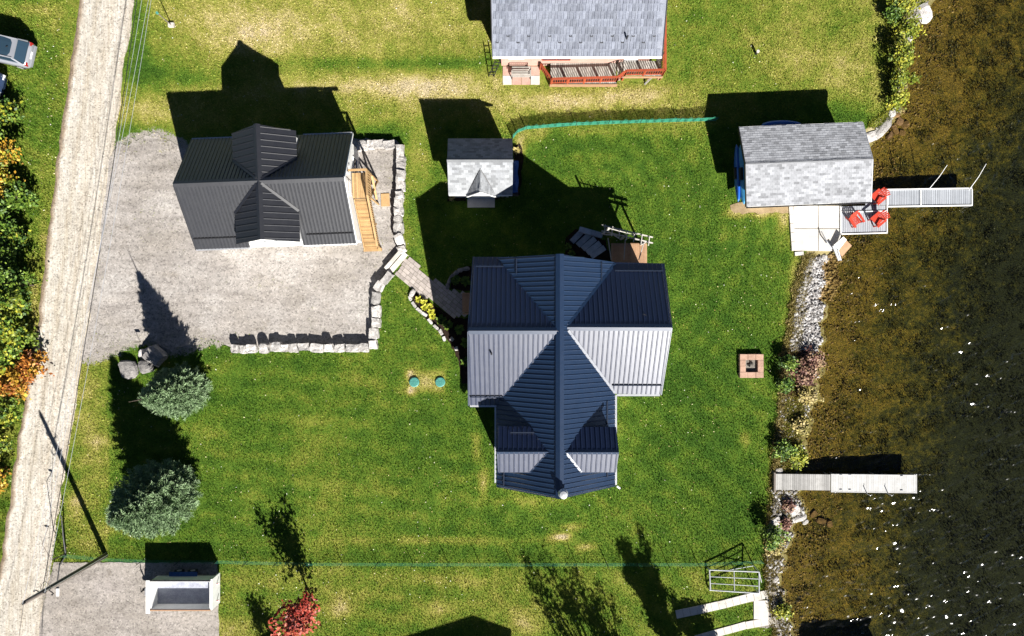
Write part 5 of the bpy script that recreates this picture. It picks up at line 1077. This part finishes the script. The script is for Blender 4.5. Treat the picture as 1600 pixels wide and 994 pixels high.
g = P(14, 140); a_ = R(-16); car("parked_car", (g.x - 2.25 * math.cos(a_), g.y - 2.25 * math.sin(a_), 0), -16 + 180, M_carblue, "dark blue car of which only the end shows, parked left of the road", suv=False)

# ================================================================ PAVED STRIPS BOTTOM RIGHT
def strip(pts, n, w, label, m=M_concrete):
    k = thing("paved_strip", P(*pts[0]), label, "path", "paved strips at the bottom right")
    V_ = [P(*p) for p in pts]; seg = [(V_[i + 1] - V_[i]).length for i in range(len(V_) - 1)]; T = sum(seg)
    def at(s):
        for i, l in enumerate(seg):
            if s <= l or i == len(seg) - 1: return V_[i].lerp(V_[i + 1], s / l), (V_[i + 1] - V_[i])
            s -= l
    for i in range(n):
        p, d = at(T * (i + .5) / n); link("paving_block", pv, k, Vector((p.x, p.y, .015 + random.uniform(0, .008))) - origin(k), (0, 0, math.atan2(d.y, d.x)), (T / n - .02, w, .08)).material_slots[0].link = 'OBJECT'
        k.children[-1].material_slots[0].material = m
    return k
strip([(1056, 960), (1090, 953), (1130, 944), (1165, 935), (1200, 928)], 13, .58, "curved strip of pale paving blocks, the upper of two at bottom right"); strip([(1086, 999), (1120, 989), (1160, 978), (1212, 968)], 11, .52, "curved strip of pale paving blocks, the lower of two at bottom right")
a, b = P(1177.5, 967), P(1200.5, 938); o = MB().box(a.x, b.x, a.y, b.y, -.1, .06).build("concrete_slab", M_concrete); tag(o, "single white slab between two paved strips at the lake edge", "slab")
sheet("gravel_landing", gp((1196, 926), (1212, 926), (1216, 980), (1186, 982), (1202, 966)), .022, M_drive, .06)
# ================================================================ VEGETATION
def leafset(name, pts, size, mat_, parent, flat=.5, jit=.35, tint=None, elong=1.6, seed=0, droop=0):
    """one rhombic leaf (two triangles as a quad) per point; pts (N,3)"""
    r = np.random.default_rng(seed); n = len(pts); s = size * r.uniform(.6, 1.3, n)[:, None]
    nrm = r.normal(0, 1, (n, 3)); nrm[:, 2] = np.abs(nrm[:, 2]) + flat * 2; nrm /= np.linalg.norm(nrm, axis=1)[:, None]
    a = r.normal(0, 1, (n, 3)); a -= (a * nrm).sum(1)[:, None] * nrm; a /= np.linalg.norm(a, axis=1)[:, None]; b = np.cross(nrm, a)
    V = np.stack([pts - a * s * elong * .5, pts - b * s * .5 + nrm * s * .12, pts + a * s * elong * .5, pts + b * s * .5 + nrm * s * .12], 1)
    k = np.clip((tint if tint is not None else r.uniform(0, 1, n)) + r.normal(0, .16, n), 0, 1)
    return np_mesh(name, V.reshape(-1, 3), np.arange(n * 4).reshape(-1, 4), mat_, {"tint": np.repeat(k, 4)}, parent)
def crown_pts(c, rad, n_cl, per, seed, cl_r=.28, shell=.55):
    """leaf positions in clumps spread through an uneven ellipsoid"""
    r = np.random.default_rng(seed); d = r.normal(0, 1, (n_cl, 3)); d /= np.linalg.norm(d, axis=1)[:, None]
    rr = r.uniform(shell, 1.0, n_cl) * (1 + .22 * np.sin(3 * np.arctan2(d[:, 1], d[:, 0]) + seed) + .12 * np.sin(7 * np.arctan2(d[:, 1], d[:, 0]) + 2 * seed))
    cc = np.array(c) + d * rr[:, None] * np.array(rad); t0 = r.uniform(0, 1, n_cl)
    p = np.repeat(cc, per, 0) + r.normal(0, 1, (n_cl * per, 3)) * cl_r * np.array([1, 1, .6]); return p, np.repeat(t0, per), cc
def tree(name, g, h, Rr, mat_, label, cat="tree", group=None, seed=1, n_cl=60, per=26, leaf=.16, trunk=.12, cz=.6, cr=.55, mat2=None, cl_r=.3, shell=.5, limbs=14):
    g = Vector(g); g.z = 0; t = thing(name, g, label, cat, group); r = random.Random(seed)
    c = (0, 0, h * cz); p, tt, cc = crown_pts(c, (Rr, Rr * r.uniform(.85, 1.1), h * (1 - cz) * .95), n_cl, per, seed, cl_r, shell); p[:, 2] = np.maximum(p[:, 2], .05)
    o = leafset("crown", p + np.array(g), leaf, mat_, None, tint=tt, seed=seed); o.parent = t; o.location = -g
    if mat2 is not None:
        m = np.random.default_rng(seed + 5).uniform(0, 1, n_cl) < .35; q = p[np.repeat(m, per)]
        o.data.materials.append(mat2); fi = np.repeat(m, per).astype(np.int32); o.data.polygons.foreach_set("material_index", fi)
    mb = MB().tube([(0, 0, -.1), (r.uniform(-.1, .1), r.uniform(-.1, .1), h * .35), (r.uniform(-.15, .15), r.uniform(-.15, .15), h * .8)], [trunk, trunk * .75, trunk * .25], 8)
    for k in range(limbs):
        e = Vector(cc[r.randrange(len(cc))]); b0 = Vector((0, 0, h * r.uniform(.15, .55))); mb.tube([b0, b0.lerp(e, .5) + Vector((0, 0, .1 * h * .3)), e], [trunk * .4, trunk * .25, .012], 5)
    mb.build("trunk", M_bark, t, local=True); return t
def spruce(g, h, Rr, label, seed, leader=.0, group="blue spruces on the west lawn"):
    """whorls of boughs, every bough a fan of short needle sprays"""
    g = Vector(g); g.z = 0; t = thing("spruce_tree", g, label, "tree", group); r = np.random.default_rng(seed); P_, A_, T_, S_ = [], [], [], []
    mb = MB().tube([(0, 0, -.1), (0, 0, h * .5), (0, 0, h - leader), (0, 0, h)], [.17, .11, .04, .018], 8)
    hc = h - leader; z = .25
    while z < hc - .05:
        f = z / hc; rad = Rr * (1 - f ** 1.35) * (.55 + .45 * min(1, f / .22)) + .07; nb_ = int(7 + rad * 7); ph = r.uniform(0, 6)
        for k in range(nb_):
            a = ph + 2 * PI * k / nb_ + r.normal(0, .12); L = rad * r.uniform(.78, 1.12); el = R(-14 + 52 * f) + r.normal(0, .08)
            d = np.array([math.cos(a) * math.cos(el), math.sin(a) * math.cos(el), math.sin(el)]); s = np.array([-math.sin(a), math.cos(a), 0.])
            base = np.array([0, 0, z]); n = max(4, int(L / .075))
            for i in range(n):
                u_ = (i + .6) / n
                if u_ < .22 and rad > .5: continue
                wd = L * .34 * (1 - u_) ** .8 + .08
                for sd_ in (-1, 0, 1):
                    off = s * sd_ * wd * r.uniform(.2, 1.0); p = base + d * L * u_ + off * .8 + np.array([0, 0, .10 * u_ * L * (u_ - .6) + r.normal(0, .02)])
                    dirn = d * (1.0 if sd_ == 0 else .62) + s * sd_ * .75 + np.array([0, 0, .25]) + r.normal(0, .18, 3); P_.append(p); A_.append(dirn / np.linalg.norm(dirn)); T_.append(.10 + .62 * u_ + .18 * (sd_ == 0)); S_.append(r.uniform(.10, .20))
            if k % 3 == 0: mb.tube([base, base + d * L * .9], [.025, .008], 4)
        z += .17 + .05 * (1 - f)
    Pp, Aa, Tt, Ss = np.array(P_), np.array(A_), np.array(T_), np.array(S_)
    # each spray: three crossed slivers
    Vs, tt = [], []
    for q in range(3):
        x = r.normal(0, 1, Pp.shape); x -= (x * Aa).sum(1)[:, None] * Aa; x /= np.linalg.norm(x, axis=1)[:, None]
        dd = Aa + r.normal(0, .28, Pp.shape); w = Ss[:, None] * .22
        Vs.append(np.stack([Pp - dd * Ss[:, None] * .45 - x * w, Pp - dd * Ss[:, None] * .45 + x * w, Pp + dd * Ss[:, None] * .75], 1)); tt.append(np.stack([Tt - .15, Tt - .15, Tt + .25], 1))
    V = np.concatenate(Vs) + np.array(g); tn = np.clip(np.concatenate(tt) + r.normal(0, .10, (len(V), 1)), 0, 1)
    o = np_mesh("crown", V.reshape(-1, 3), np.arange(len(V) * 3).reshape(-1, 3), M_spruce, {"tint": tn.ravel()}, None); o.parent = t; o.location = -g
    mb.build("trunk", M_bark, t, local=True); return len(V)
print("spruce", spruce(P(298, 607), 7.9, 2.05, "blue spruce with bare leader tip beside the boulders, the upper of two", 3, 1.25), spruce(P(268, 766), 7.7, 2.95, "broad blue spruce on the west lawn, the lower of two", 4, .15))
tree("maple_tree", P(486, 932), 6.2, 1.3, M_crimson, "crimson autumn maple with sparse crown at the bottom of the picture", seed=11, n_cl=90, per=15, leaf=.16, trunk=.07, cz=.52, cl_r=.24, shell=.25, limbs=24)
# roadside woods on the left: every tree its own crown
LEFT = [(2, 222, 3.6, 1.4, M_green, None, "dark green tree by the parked cars on the left edge"), (22, 252, 2.8, 1.15, M_yellow, M_gold, "yellow and gold tree left of the road, level with the garage"), (24, 292, 2.4, 1.0, M_gold, M_yellow, "orange gold tree just below the yellow one left of the road"), (44, 312, 1.8, .85, M_green, None, "small blue green bush at road edge beside the gold tree"), (6, 335, 4.0, 1.4, M_green, None, "dark leafy tree on the left edge above the shaded gap"),
        (38, 372, 1.6, .9, M_green, M_yellow, "low green bush left of the road above the shaded gap"), (14, 405, 2.6, 1.4, M_green, None, "tall dark tree inside the shaded gap on the left edge"), (52, 446, 4.2, 1.15, M_green, None, "dark green tree whose shadow touches the road"), (44, 474, 4.8, 1.35, M_yellow, M_green, "bright yellow green tree on the left, level with the drive"), (34, 508, 4.6, 1.4, M_yellow, M_green, "pale yellow green tree at the very left edge"),
        (45, 525, 2.8, 1.2, M_yellow, M_green, "yellow green tree above the orange bush"), (62, 572, 1.8, .85, M_rust, M_gold, "orange bush leaning over the road edge"), (38, 595, 2.6, 1.0, M_gold, M_rust, "rusty gold tree behind the orange bush"), (20, 560, 3.6, 1.3, M_green, M_yellow, "mixed green tree behind the rusty gold tree"), (26, 640, 3.0, 1.25, M_green, M_yellow, "green tree on the left below the orange bush"), (8, 690, 3.2, 1.2, M_yellow, M_green, "yellow green tree at lower left edge beside the road"),
        (5, 740, 2.4, .9, M_gold, M_yellow, "small gold tree, lowest of the trees left of the road"), (24, 180, 1.6, .8, M_green, M_yellow, "low weedy bush under the dark car on the left")]
for i, (px, py, h, rr_, m1, m2, lab) in enumerate(LEFT):
    tree("roadside_tree" if h > 2.2 else "roadside_bush", P(px, py), h, rr_, m1, lab, "tree" if h > 2.2 else "bush", "trees and bushes left of the road", seed=100 + i, n_cl=int(46 * rr_), per=26, leaf=.15, trunk=.07, cz=.58, mat2=m2, cl_r=.22)
# shrubs on the shore
SH = [(1402, 12, 1.7, .95, M_yellow, "tall yellow green shrub at the top of the shore", 1.0), (1409, 55, 1.6, .9, M_yellow, "yellow shrub on the shore just below the topmost one", .9), (1399, 92, 2.0, .95, M_yellow, "bushiest yellow green shrub on the shore with deep shade behind", .9), (1399, 128, 1.5, .8, M_yellow, "yellow green shrub in the middle of the upper shore", .9), (1396, 160, 1.2, .7, M_yellow, "lowest yellow shrub on the upper shore above the boathouse", .9), (1388, 30, 1.3, .6, M_green, "dark green shrub behind the topmost yellow shrubs", .7),
      (1226, 566, 1.3, .6, M_green, "dark green shrub at the lawn edge beside the fire pit", .7), (1222, 600, 1.2, .5, M_green, "small dark shrub at the lawn edge below the fire pit", .6), (1252, 585, .9, 1.0, M_purple, "russet brush on the shore stones beside the fire pit", .9), (1266, 562, .8, .8, M_purple, "russet brush at the water's edge beside the fire pit", .8), (1262, 615, .6, .8, M_reed, "dry tan weeds at the water's edge below the russet brush", .7), (1222, 700, 1.4, .7, M_green, "dark green shrub on the shore north of the wooden dock", .8),
      (1244, 712, .7, .7, M_yellow, "yellow green weeds on the shore just above the wooden dock", .8), (1250, 665, .5, .6, M_reed, "small tan weeds at the waterline between dock and fire pit", .6), (1199, 832, 1.9, .75, M_green, "dark green shrub on the lawn edge south of the white dock", .75), (1230, 790, .4, .25, M_purple, "low russet plant among shore rocks south of the dock", .4), (1226, 818, .4, .22, M_purple, "russet plant below the other russet one among shore rocks", .4), (1210, 850, .6, .7, M_reed, "dry tan weeds on the shore south of the dark shrub", .7), (1222, 952, .7, .5, M_yellow, "yellow weeds at the water's edge by the paved strips", .5)]
for i, (px, py, h, rr_, m1, lab, sy) in enumerate(SH):
    tree("shore_shrub", P(px, py), h, rr_, m1, lab, "shrub", "shrubs along the shore", seed=200 + i, n_cl=int(34 * rr_ + 8), per=24, leaf=.11, trunk=.03, cz=.5, cl_r=.16, shell=.3, limbs=8)
def rosette(px, py, rad, m, label, h=.4, n=46, seed=0, group=None):
    g = P(px, py); t = thing("garden_plant", g, label, "plant", group); r = np.random.default_rng(seed); V, T = [], []
    for k in range(n):
        a = r.uniform(0, 2 * PI); L = rad * r.uniform(.5, 1.05); w = L * .24; z0 = .05; d = np.array([math.cos(a), math.sin(a), 0]); s = np.array([-d[1], d[0], 0])
        mid = d * L * .55 + np.array([0, 0, h * r.uniform(.6, 1.1)]); tip = d * L + np.array([0, 0, h * r.uniform(.15, .6)])
        V += [np.array([0, 0, z0]), mid - s * w, tip, mid + s * w]; t0 = r.uniform(.2, 1); T += [t0 * .7, t0, t0, t0]
    o = np_mesh("leaves", np.array(V), np.arange(n * 4).reshape(-1, 4), m, {"tint": np.clip(T, 0, 1)}, t); MB().tube([(0, 0, -.05), (0, 0, h * .5)], .02, 5).build("stem", M_bark, t, local=True); return t
for i, (px, py, lab) in enumerate(((655, 468, "yellow hosta nearest the drive end of the flower bed"), (663, 472, "yellow hosta second from the drive end of the flower bed"), (664, 480, "yellow hosta low against the edging stones"), (671, 479, "yellow hosta in the middle of the flower bed"), (674, 487, "yellow hosta nearest the dark shrub in the flower bed"), (676, 494, "small yellow hosta at the house end of the row"))): rosette(px, py, .30, M_hosta, lab, seed=i, group="yellow hostas in the flower bed")
for i, (px, py, lab) in enumerate(((690, 500, "dark green leafy plant just past the yellow hostas"), (701, 508, "dark green plant in house shade beyond the hostas"), (718, 515, "dark green plant by the porch against the house wall"), (728, 535, "dark plant in the narrow bed along the west wall"), (728, 565, "lowest dark plant in narrow bed along the west wall"), (712, 438, "green plant inside the curved stone edging"), (728, 440, "green plant between the curved edging and house wall"))): rosette(px, py, .42, M_green, lab, .5, 60, 20 + i, "dark green plants beside the house")
for i, (px, py, lab) in enumerate(((706, 309, "small pale flowering plant at the shed's south west corner"), (786, 309, "small grey plant at the shed's south east corner"), (807, 236, "pale rocky plant at the shed's north east corner"), (893, 396, "dark plant beside the slate steps nearest the roof"), (887, 386, "dark plant at the foot of slate steps"), (943, 370, "leafy plant under the west end of the pergola"))): rosette(px, py, .32, M_reed if i in (0, 2) else M_green, lab, .35, 40, 40 + i)

# shore stones: small ones too many to count, big ones singly
def pebbles(name, n, inside, smin, smax, m, label, seed, zf=lambda x, y: 0):
    r = np.random.default_rng(seed); base = rock_mesh("tmp", m, seed, .35, 0, .7); bv = np.array([v.co[:] for v in base.vertices]); bf = np.array([p.vertices[:] for p in base.polygons]); bpy.data.meshes.remove(base)
    xy = inside(r, n); n = len(xy); s = r.uniform(0, 1, n) ** 2.2 * (smax - smin) + smin; a = r.uniform(0, 2 * PI, n); st = r.uniform(.6, 1.2, (n, 3)) * np.array([1.2, 1, .75]); tl_ = r.normal(0, .35, (n, 2))
    v = bv[None] * st[:, None] * s[:, None, None] + r.normal(0, .07, (n, len(bv), 3)) * s[:, None, None]
    v[:, :, 2] += v[:, :, 0] * tl_[:, None, 0] + v[:, :, 1] * tl_[:, None, 1]
    ca, sa = np.cos(a)[:, None], np.sin(a)[:, None]; x = v[:, :, 0] * ca - v[:, :, 1] * sa; y = v[:, :, 0] * sa + v[:, :, 1] * ca
    V = np.stack([x + xy[:, :1], y + xy[:, 1:2], v[:, :, 2] + zf(xy[:, 0], xy[:, 1])[:, None] + s[:, None] * .2], -1)
    Fx = (bf[None] + (np.arange(n) * len(bv))[:, None, None]).reshape(-1, bf.shape[1])
    k = np.repeat(r.uniform(0, 1, n), len(bv)); o = np_mesh(name, V.reshape(-1, 3), Fx, m, {"tint": k}); tag(o, label, "stones", kind="stuff"); return o
tb = NT("shore_stone"); k_ = tb.attr("tint"); c = tb.ramp(k_, [(0, (.09, .08, .07)), (.25, (.21, .195, .185)), (.6, (.345, .33, .32)), (1, (.52, .51, .50))])
c = tb.mix(1.0, c, tb.ramp(tb.noise(22, 4, .7), [(.3, tb.g(.65)), (.7, tb.g(1.1))]), 'MULTIPLY'); tb.bump(tb.noise(22, 4, .8), .6, .03); M_shore = tb.set(c, .9, .2)
tb = NT("wet_brown_stone"); k_ = tb.attr("tint"); c = tb.ramp(k_, [(0, (.09, .055, .02)), (.5, (.20, .125, .045)), (1, (.34, .24, .11))]); M_wet = tb.set(tb.mix(1.0, c, tb.ramp(tb.noise(22, 4, .7), [(.3, tb.g(.5)), (.7, tb.g(1.15))]), 'MULTIPLY'), .8, .2)
def zbank(x, y): L_, W_ = xl(y), xw(y) + .5; t_ = np.clip((x - L_) / np.maximum(W_ - L_, .1), 0, 1); return -.40 * t_ ** 1.2 - np.clip(x - W_, 0, 9) * .032 - .12 * np.clip((x - W_) / 2, 0, 1)
def band(y0, y1, f0, f1, dens=None):
    def fn(r, n):
        py = r.uniform(y0, y1, n); y = (CY - py) / PXM; f = r.uniform(f0, f1, n); x = xl(y) + (xw(y) + .1 - xl(y)) * f
        if dens is not None: k = r.uniform(0, 1, n) < dens(py, f); x, y = x[k], y[k]
        return np.stack([x, y], -1)
    return fn
g1 = lambda py, c, s: np.exp(-((py - c) / s) ** 2)
pebbles("shore_stones", 5200, band(402, 548, -.02 + .12, 1.0, lambda py, f: (f > .24 - (py - 400) / 460)), .07, .25, M_shore, "bank of pale broken stones along the shore below the concrete pad", 31, zbank)
pebbles("shore_stones", 1500, band(548, 735, .05, 1.1, lambda py, f: .15 + .55 * g1(py, 650, 22) * (f < .55) + .3 * (f > .7)), .06, .20, M_shore, "scattered grey stones among weeds between fire pit and wooden dock", 32, zbank)
pebbles("shore_stones", 2400, band(735, 905, -.0, 1.05, lambda py, f: .25 + .8 * g1(py, 795, 35)), .07, .26, M_shore, "jumble of pale stones on the shore south of the docks", 33, zbank)
pebbles("shore_stones", 700, band(905, 1010, .1, 1.1), .06, .22, M_shore, "grey stones at the water's edge beside the paved strips", 34, zbank)
pebbles("shore_stones", 900, band(0, 215, .55, 1.05, lambda py, f: .2 + .6 * g1(py, 195, 30) + .5 * g1(py, 25, 25)), .06, .20, M_shore, "pale stones at the foot of the yellow shrubs", 35, zbank)
def offshore(y0, y1, d0, d1):
    def fn(r, n): py = r.uniform(y0, y1, n); y = (CY - py) / PXM; return np.stack([xw(y) + r.uniform(0, 1, n) ** 1.5 * (d1 - d0) + d0, y], -1)
    return fn
pebbles("submerged_stones", 4500, offshore(-10, 1010, .0, 3.0), .04, .13, M_wet, "brown stones lying under the shallow water along the shore", 36, zbank)
pebbles("submerged_stones", 900, offshore(398, 470, .0, 1.3), .07, .22, M_wet, "heap of brown stones under water below the folded ramp", 37, zbank)
for i, (px, py, sx, sy, h, m, lab, rz) in enumerate(((1447, 17, .75, 1.0, .5, PROCK[0], "large pale slab rock at the top of the shore", .4), (1424, 57, .35, .55, .35, PROCK[1], "pale rock at the waterline beside the yellow shrubs", .1), (1433, 38, .25, .25, .2, PROCK[2], "small pale rock between two bigger ones at the top of shore", 0), (1381, 200, 1.5, .55, .4, PROCK[4], "long pale slab running down to the water behind the boathouse", .75), (1362, 212, .7, .6, .35, PROCK[5], "pale slab touching the boathouse's north east corner", .3), (1394, 176, .4, .45, .35, PROCK[3], "pale grey rock under the lowest yellow shrub", .2),
        (1241, 796, .62, .55, .5, PROCK[0], "big pale boulder among shore stones south of the white dock", .5), (1252, 812, .8, .35, .3, PROCK[2], "low long pale rock at waterline south of the white dock", .4), (1262, 818, .4, .3, .25, PROCK[4], "small pale rock farthest out in the water south of dock", .2), (1212, 814, .6, .5, .4, PROCK[3], "pale rock at the lawn edge beside the dark shrub", .3), (1206, 826, .5, .4, .35, GROCK[3], "grey rock below the pale one at the lawn edge", 1), (1217, 735, .45, .35, .3, PROCK[5], "pale rock just above the wooden dock's shore end", .1), (1290, 402, .32, .32, .2, PROCK[1], "single pale rock at the foot of the concrete pad", 0), (1226, 963, .5, .55, .4, PROCK[2], "pale rock in the water by the lower paved strip", .2), (1212, 906, .45, .3, .3, PROCK[5], "grey white rock beside the propped pipe frame", .6))):
    o = link("shore_rock", m, None, P(px, py, 0) + Vector((0, 0, .02 + float(zbank(np.array([P(px, py).x]), np.array([P(px, py).y]))[0]))), (0, 0, rz), (sx * 1.2, sy * 1.2, h * 1.6)); tag(o, lab, "rock", "larger rocks on the shore")
for i, (px, py, sx, sy) in enumerate(((1402, 178, .6, .4), (1410, 188, .55, .45), (1403, 200, .7, .4), (1415, 205, .5, .35), (1395, 210, .6, .4), (1420, 192, .5, .5), (1288, 817, .7, .4), (1275, 806, .6, .35), (1302, 822, .5, .4))):
    p = P(px, py); o = link("submerged_rock", BROCK[i % 4], None, Vector((p.x, p.y, float(zbank(np.array([p.x]), np.array([p.y]))[0]) + .05)), (0, 0, i), (sx, sy, .35)); tag(o, "brown rock under shallow water off the pale slab behind the boathouse" if py < 400 else "brown rock under shallow water just south of the white dock", "rock", "brown rocks under the shallow water")
# low ground cover on the banks: dry grass and weeds
def reeds(n, fn, m, seed, label, hh=.22):
    r = np.random.default_rng(seed); xy = fn(r, n); n = len(xy); z = zbank(xy[:, 0], xy[:, 1]); a = r.uniform(0, 2 * PI, n); w = r.uniform(.012, .03, n); h = r.uniform(.4, 1.2, n) * hh; la = r.uniform(0, 2 * PI, n); le = h * r.uniform(.3, 1.3, n)
    V = np.stack([np.stack([xy[:, 0] - np.cos(a) * w, xy[:, 1] - np.sin(a) * w, z - .02], -1), np.stack([xy[:, 0] + np.cos(a) * w, xy[:, 1] + np.sin(a) * w, z - .02], -1), np.stack([xy[:, 0] + np.cos(la) * le, xy[:, 1] + np.sin(la) * le, z + h], -1)], 1)
    o = np_mesh("shore_grass", V.reshape(-1, 3), np.arange(n * 3).reshape(-1, 3), m, {"tint": np.repeat(r.uniform(0, 1, n), 3)}); tag(o, label, "grass", kind="stuff")
reeds(9000, band(398, 560, -.10, .42), M_reed, 51, "dry tan grass between the lawn and the shore stones"); reeds(14000, band(560, 740, -.05, .95), M_reed, 52, "dry grass and weeds on the bank between fire pit and dock"); reeds(5000, band(600, 740, .2, 1.0), M_yellow, 53, "yellow green weeds on the bank north of the docks"); reeds(11000, band(740, 1010, -.15, .95), M_reed, 54, "dry grass on the bank south of the docks"); reeds(9000, band(-10, 200, -.1, .9), M_yellow, 55, "yellow weeds under the shrubs of the upper shore"); reeds(4000, band(545, 620, .1, .9), M_purple, 56, "russet weeds on the shore stones by the fire pit")

# weed and algae standing on the lake bed
r_ = np.random.default_rng(77); n = 110000; wyy = r_.uniform(-23, 23, n); wxx = xw(wyy) + .2 + r_.uniform(0, 1, n) * (37 - xw(wyy)); kk = vnoise(wxx, wyy, 1.1, 78) + .6 * vnoise(wxx, wyy, .35, 79) + r_.normal(0, .35, n)
sel = kk > -.15; wxx, wyy = wxx[sel], wyy[sel]; n = len(wxx); zz = zbank(wxx, wyy); a = r_.uniform(0, 2 * PI, n); w = r_.uniform(.015, .05, n); h = np.minimum(r_.uniform(.03, .16, n), np.maximum(-.42 - zz, .015)); la = r_.uniform(0, 2 * PI, n); le = r_.uniform(.03, .16, n)
V = np.stack([np.stack([wxx - np.cos(a) * w, wyy - np.sin(a) * w, zz - .05], -1), np.stack([wxx + np.cos(a) * w, wyy + np.sin(a) * w, zz - .05], -1), np.stack([wxx + np.cos(la) * le, wyy + np.sin(la) * le, zz + h], -1)], 1)
M_weed = leaf_mat("lake_weed", [(0, (.012, .014, .005)), (.45, (.045, .042, .010)), (.75, (.10, .085, .018)), (1, (.22, .185, .055))])
tw_ = np.clip(.62 - (wxx - xw(wyy)) * .042 + r_.normal(0, .24, n), 0, 1)
o = np_mesh("lake_weed", V.reshape(-1, 3), np.arange(n * 3).reshape(-1, 3), M_weed, {"tint": np.repeat(tw_, 3)}); tag(o, "brown and olive weed growing on the shallow lake bed", "water weed", kind="stuff")

# fallen leaves and clover heads scattered over the turf
r_ = np.random.default_rng(88); n = 9000; lx = r_.uniform(-36, 19, n); ly = r_.uniform(-22.5, 22.5, n); ok = lx < xl(ly) - .2
for pl in NOGRASS: ok &= ~inpoly(lx, ly, pl)
pxl, pyl = CX + lx * PXM, CY - ly * PXM; ok &= ~((pxl > interp(RL, pyl)) & (pxl < interp(RR, pyl)))
dens_ = .22 + .8 * np.exp(-((pxl - 470) / 70) ** 2 - ((pyl - 940) / 60) ** 2) + .5 * np.exp(-((pxl - 80) / 50) ** 2) + .35 * (vnoise(lx, ly, 3.0, 89) > .25); ok &= r_.uniform(0, 1, n) < dens_
lp = np.stack([lx[ok], ly[ok], r_.uniform(.05, .09, ok.sum())], -1)
M_litter = leaf_mat("fallen_leaf", [(0, (.16, .09, .03)), (.4, (.42, .32, .10)), (.75, (.55, .50, .30)), (1, (.62, .62, .54))])
o = leafset("fallen_leaves", lp, .055, M_litter, None, seed=90); tag(o, "tan fallen leaves and pale clover heads scattered over the lawns", "leaves", kind="stuff")

# ================================================================ JUST OUTSIDE THE FRAME, KNOWN BY THEIR SHADOWS
tree("cedar_tree", P(441, 1036), 4.2, .75, M_green, "narrow green cedar just outside the bottom edge whose shadow falls on the south lawn", seed=301, n_cl=60, per=26, leaf=.12, cz=.5, cl_r=.18)
def upright(g, h, spread, label, seed, leaf_n, m, stems=7):
    g = Vector(g); g.z = 0; t = thing("tall_tree", g, label, "tree", "tall trees south of the frame"); r = random.Random(seed); mb = MB(); pts = []
    for k in range(stems):
        b = Vector((r.uniform(-.3, .3) * spread, r.uniform(-.2, .2) * spread, 0)); e = Vector((b.x + r.uniform(-1, 1) * spread, b.y + r.uniform(-.6, .6) * spread, h * r.uniform(.7, 1.0))); m_ = b.lerp(e, .5) + Vector((r.uniform(-.2, .2), r.uniform(-.2, .2), 0)); mb.tube([b, m_, e], [.07, .045, .012], 5)
        for q in range(9):
            u_ = r.uniform(.3, .95); p = b.lerp(e, u_); f = p + Vector((r.uniform(-.5, .5), r.uniform(-.5, .5), r.uniform(.4, 1.1))); mb.tube([p, f], [.022, .006], 4)
            for _ in range(leaf_n): w = r.uniform(.3, 1.05); pts.append(p.lerp(f, w) + Vector((r.gauss(0, .13), r.gauss(0, .13), r.gauss(0, .16))))
    mb.build("trunk", M_bark, t, local=True); o = leafset("crown", np.array([tuple(p + g) for p in pts]), .14, m, None, seed=seed); o.parent = t; o.location = -g
upright(P(948, 1090), 9.0, 1.7, "thin many stemmed tree below the bottom edge casting streaky shadows on the lawn", 311, 14, M_yellow, 12)
upright(P(985, 1075), 6.5, 1.6, "shorter many stemmed tree below the bottom edge beside the streaky one", 312, 16, M_yellow, 9)
upright(P(1074, 1058), 8.0, 1.25, "dense upright tree below the bottom edge with dark pointed shadow", 313, 110, M_green, 9); upright(P(1125, 1060), 5.0, 1.0, "low bushy tree below the bottom edge nearest the paved strips", 314, 80, M_green, 8)
nb_ = thing("southern_house", P(800, 1180), "low pitched house south of the frame whose shadow lies on the bottom lawn", "house"); gx0 = P(819, 1140)
roof_slope(nb_, [(gx0.x, gx0.y, 6.5), (gx0.x, gx0.y - 12, 6.5), (gx0.x - 8.5, gx0.y - 12, 4.9), (gx0.x - 8.5, gx0.y - .4, 4.9)], M_shin_grey, ribs=None); roof_slope(nb_, [(gx0.x, gx0.y, 6.5), (gx0.x, gx0.y - 12, 6.5), (gx0.x + 2.3, gx0.y - 12, 5.7), (gx0.x + 2.3, gx0.y, 5.7)], M_shin_grey, ribs=None)
MB().prism([(gx0.x - 8.2, gx0.y - .9), (gx0.x + 2.0, gx0.y - .9), (gx0.x + 2.0, gx0.y - 11.5), (gx0.x - 8.2, gx0.y - 11.5)], -.1, 4.8).build("wall", M_siding, nb_); window(nb_, (gx0.x - 3, gx0.y - .9, 2.2), 1.4, 1.2, (0, 1, 0)); door(nb_, (gx0.x - 6, gx0.y - .9, .1), .95, 2.1, (0, 1, 0))
sb = thing("southern_boathouse", P(1350, 1110), "boathouse south of the frame whose shadow falls on the water", "boathouse"); a = P(1298, 1062)
MB().gable(a.x, a.x + 4.6, a.y - 5, a.y, 2.3, 3.1, 'x', z0=-1.2).build("wall", M_siding, sb); ym = a.y - 2.5
roof_slope(sb, [(a.x - .3, a.y + .3, 2.35), (a.x - .3, ym, 3.3), (a.x + 4.9, ym, 3.3), (a.x + 4.9, a.y + .3, 2.35)], M_shin_grey, ribs=None); roof_slope(sb, [(a.x - .3, a.y - 5.3, 2.35), (a.x - .3, ym, 3.3), (a.x + 4.9, ym, 3.3), (a.x + 4.9, a.y - 5.3, 2.35)], M_shin_grey, ribs=None)
door(sb, (a.x + 2.0, a.y, .0), 1.0, 2.0, (0, 1, 0))
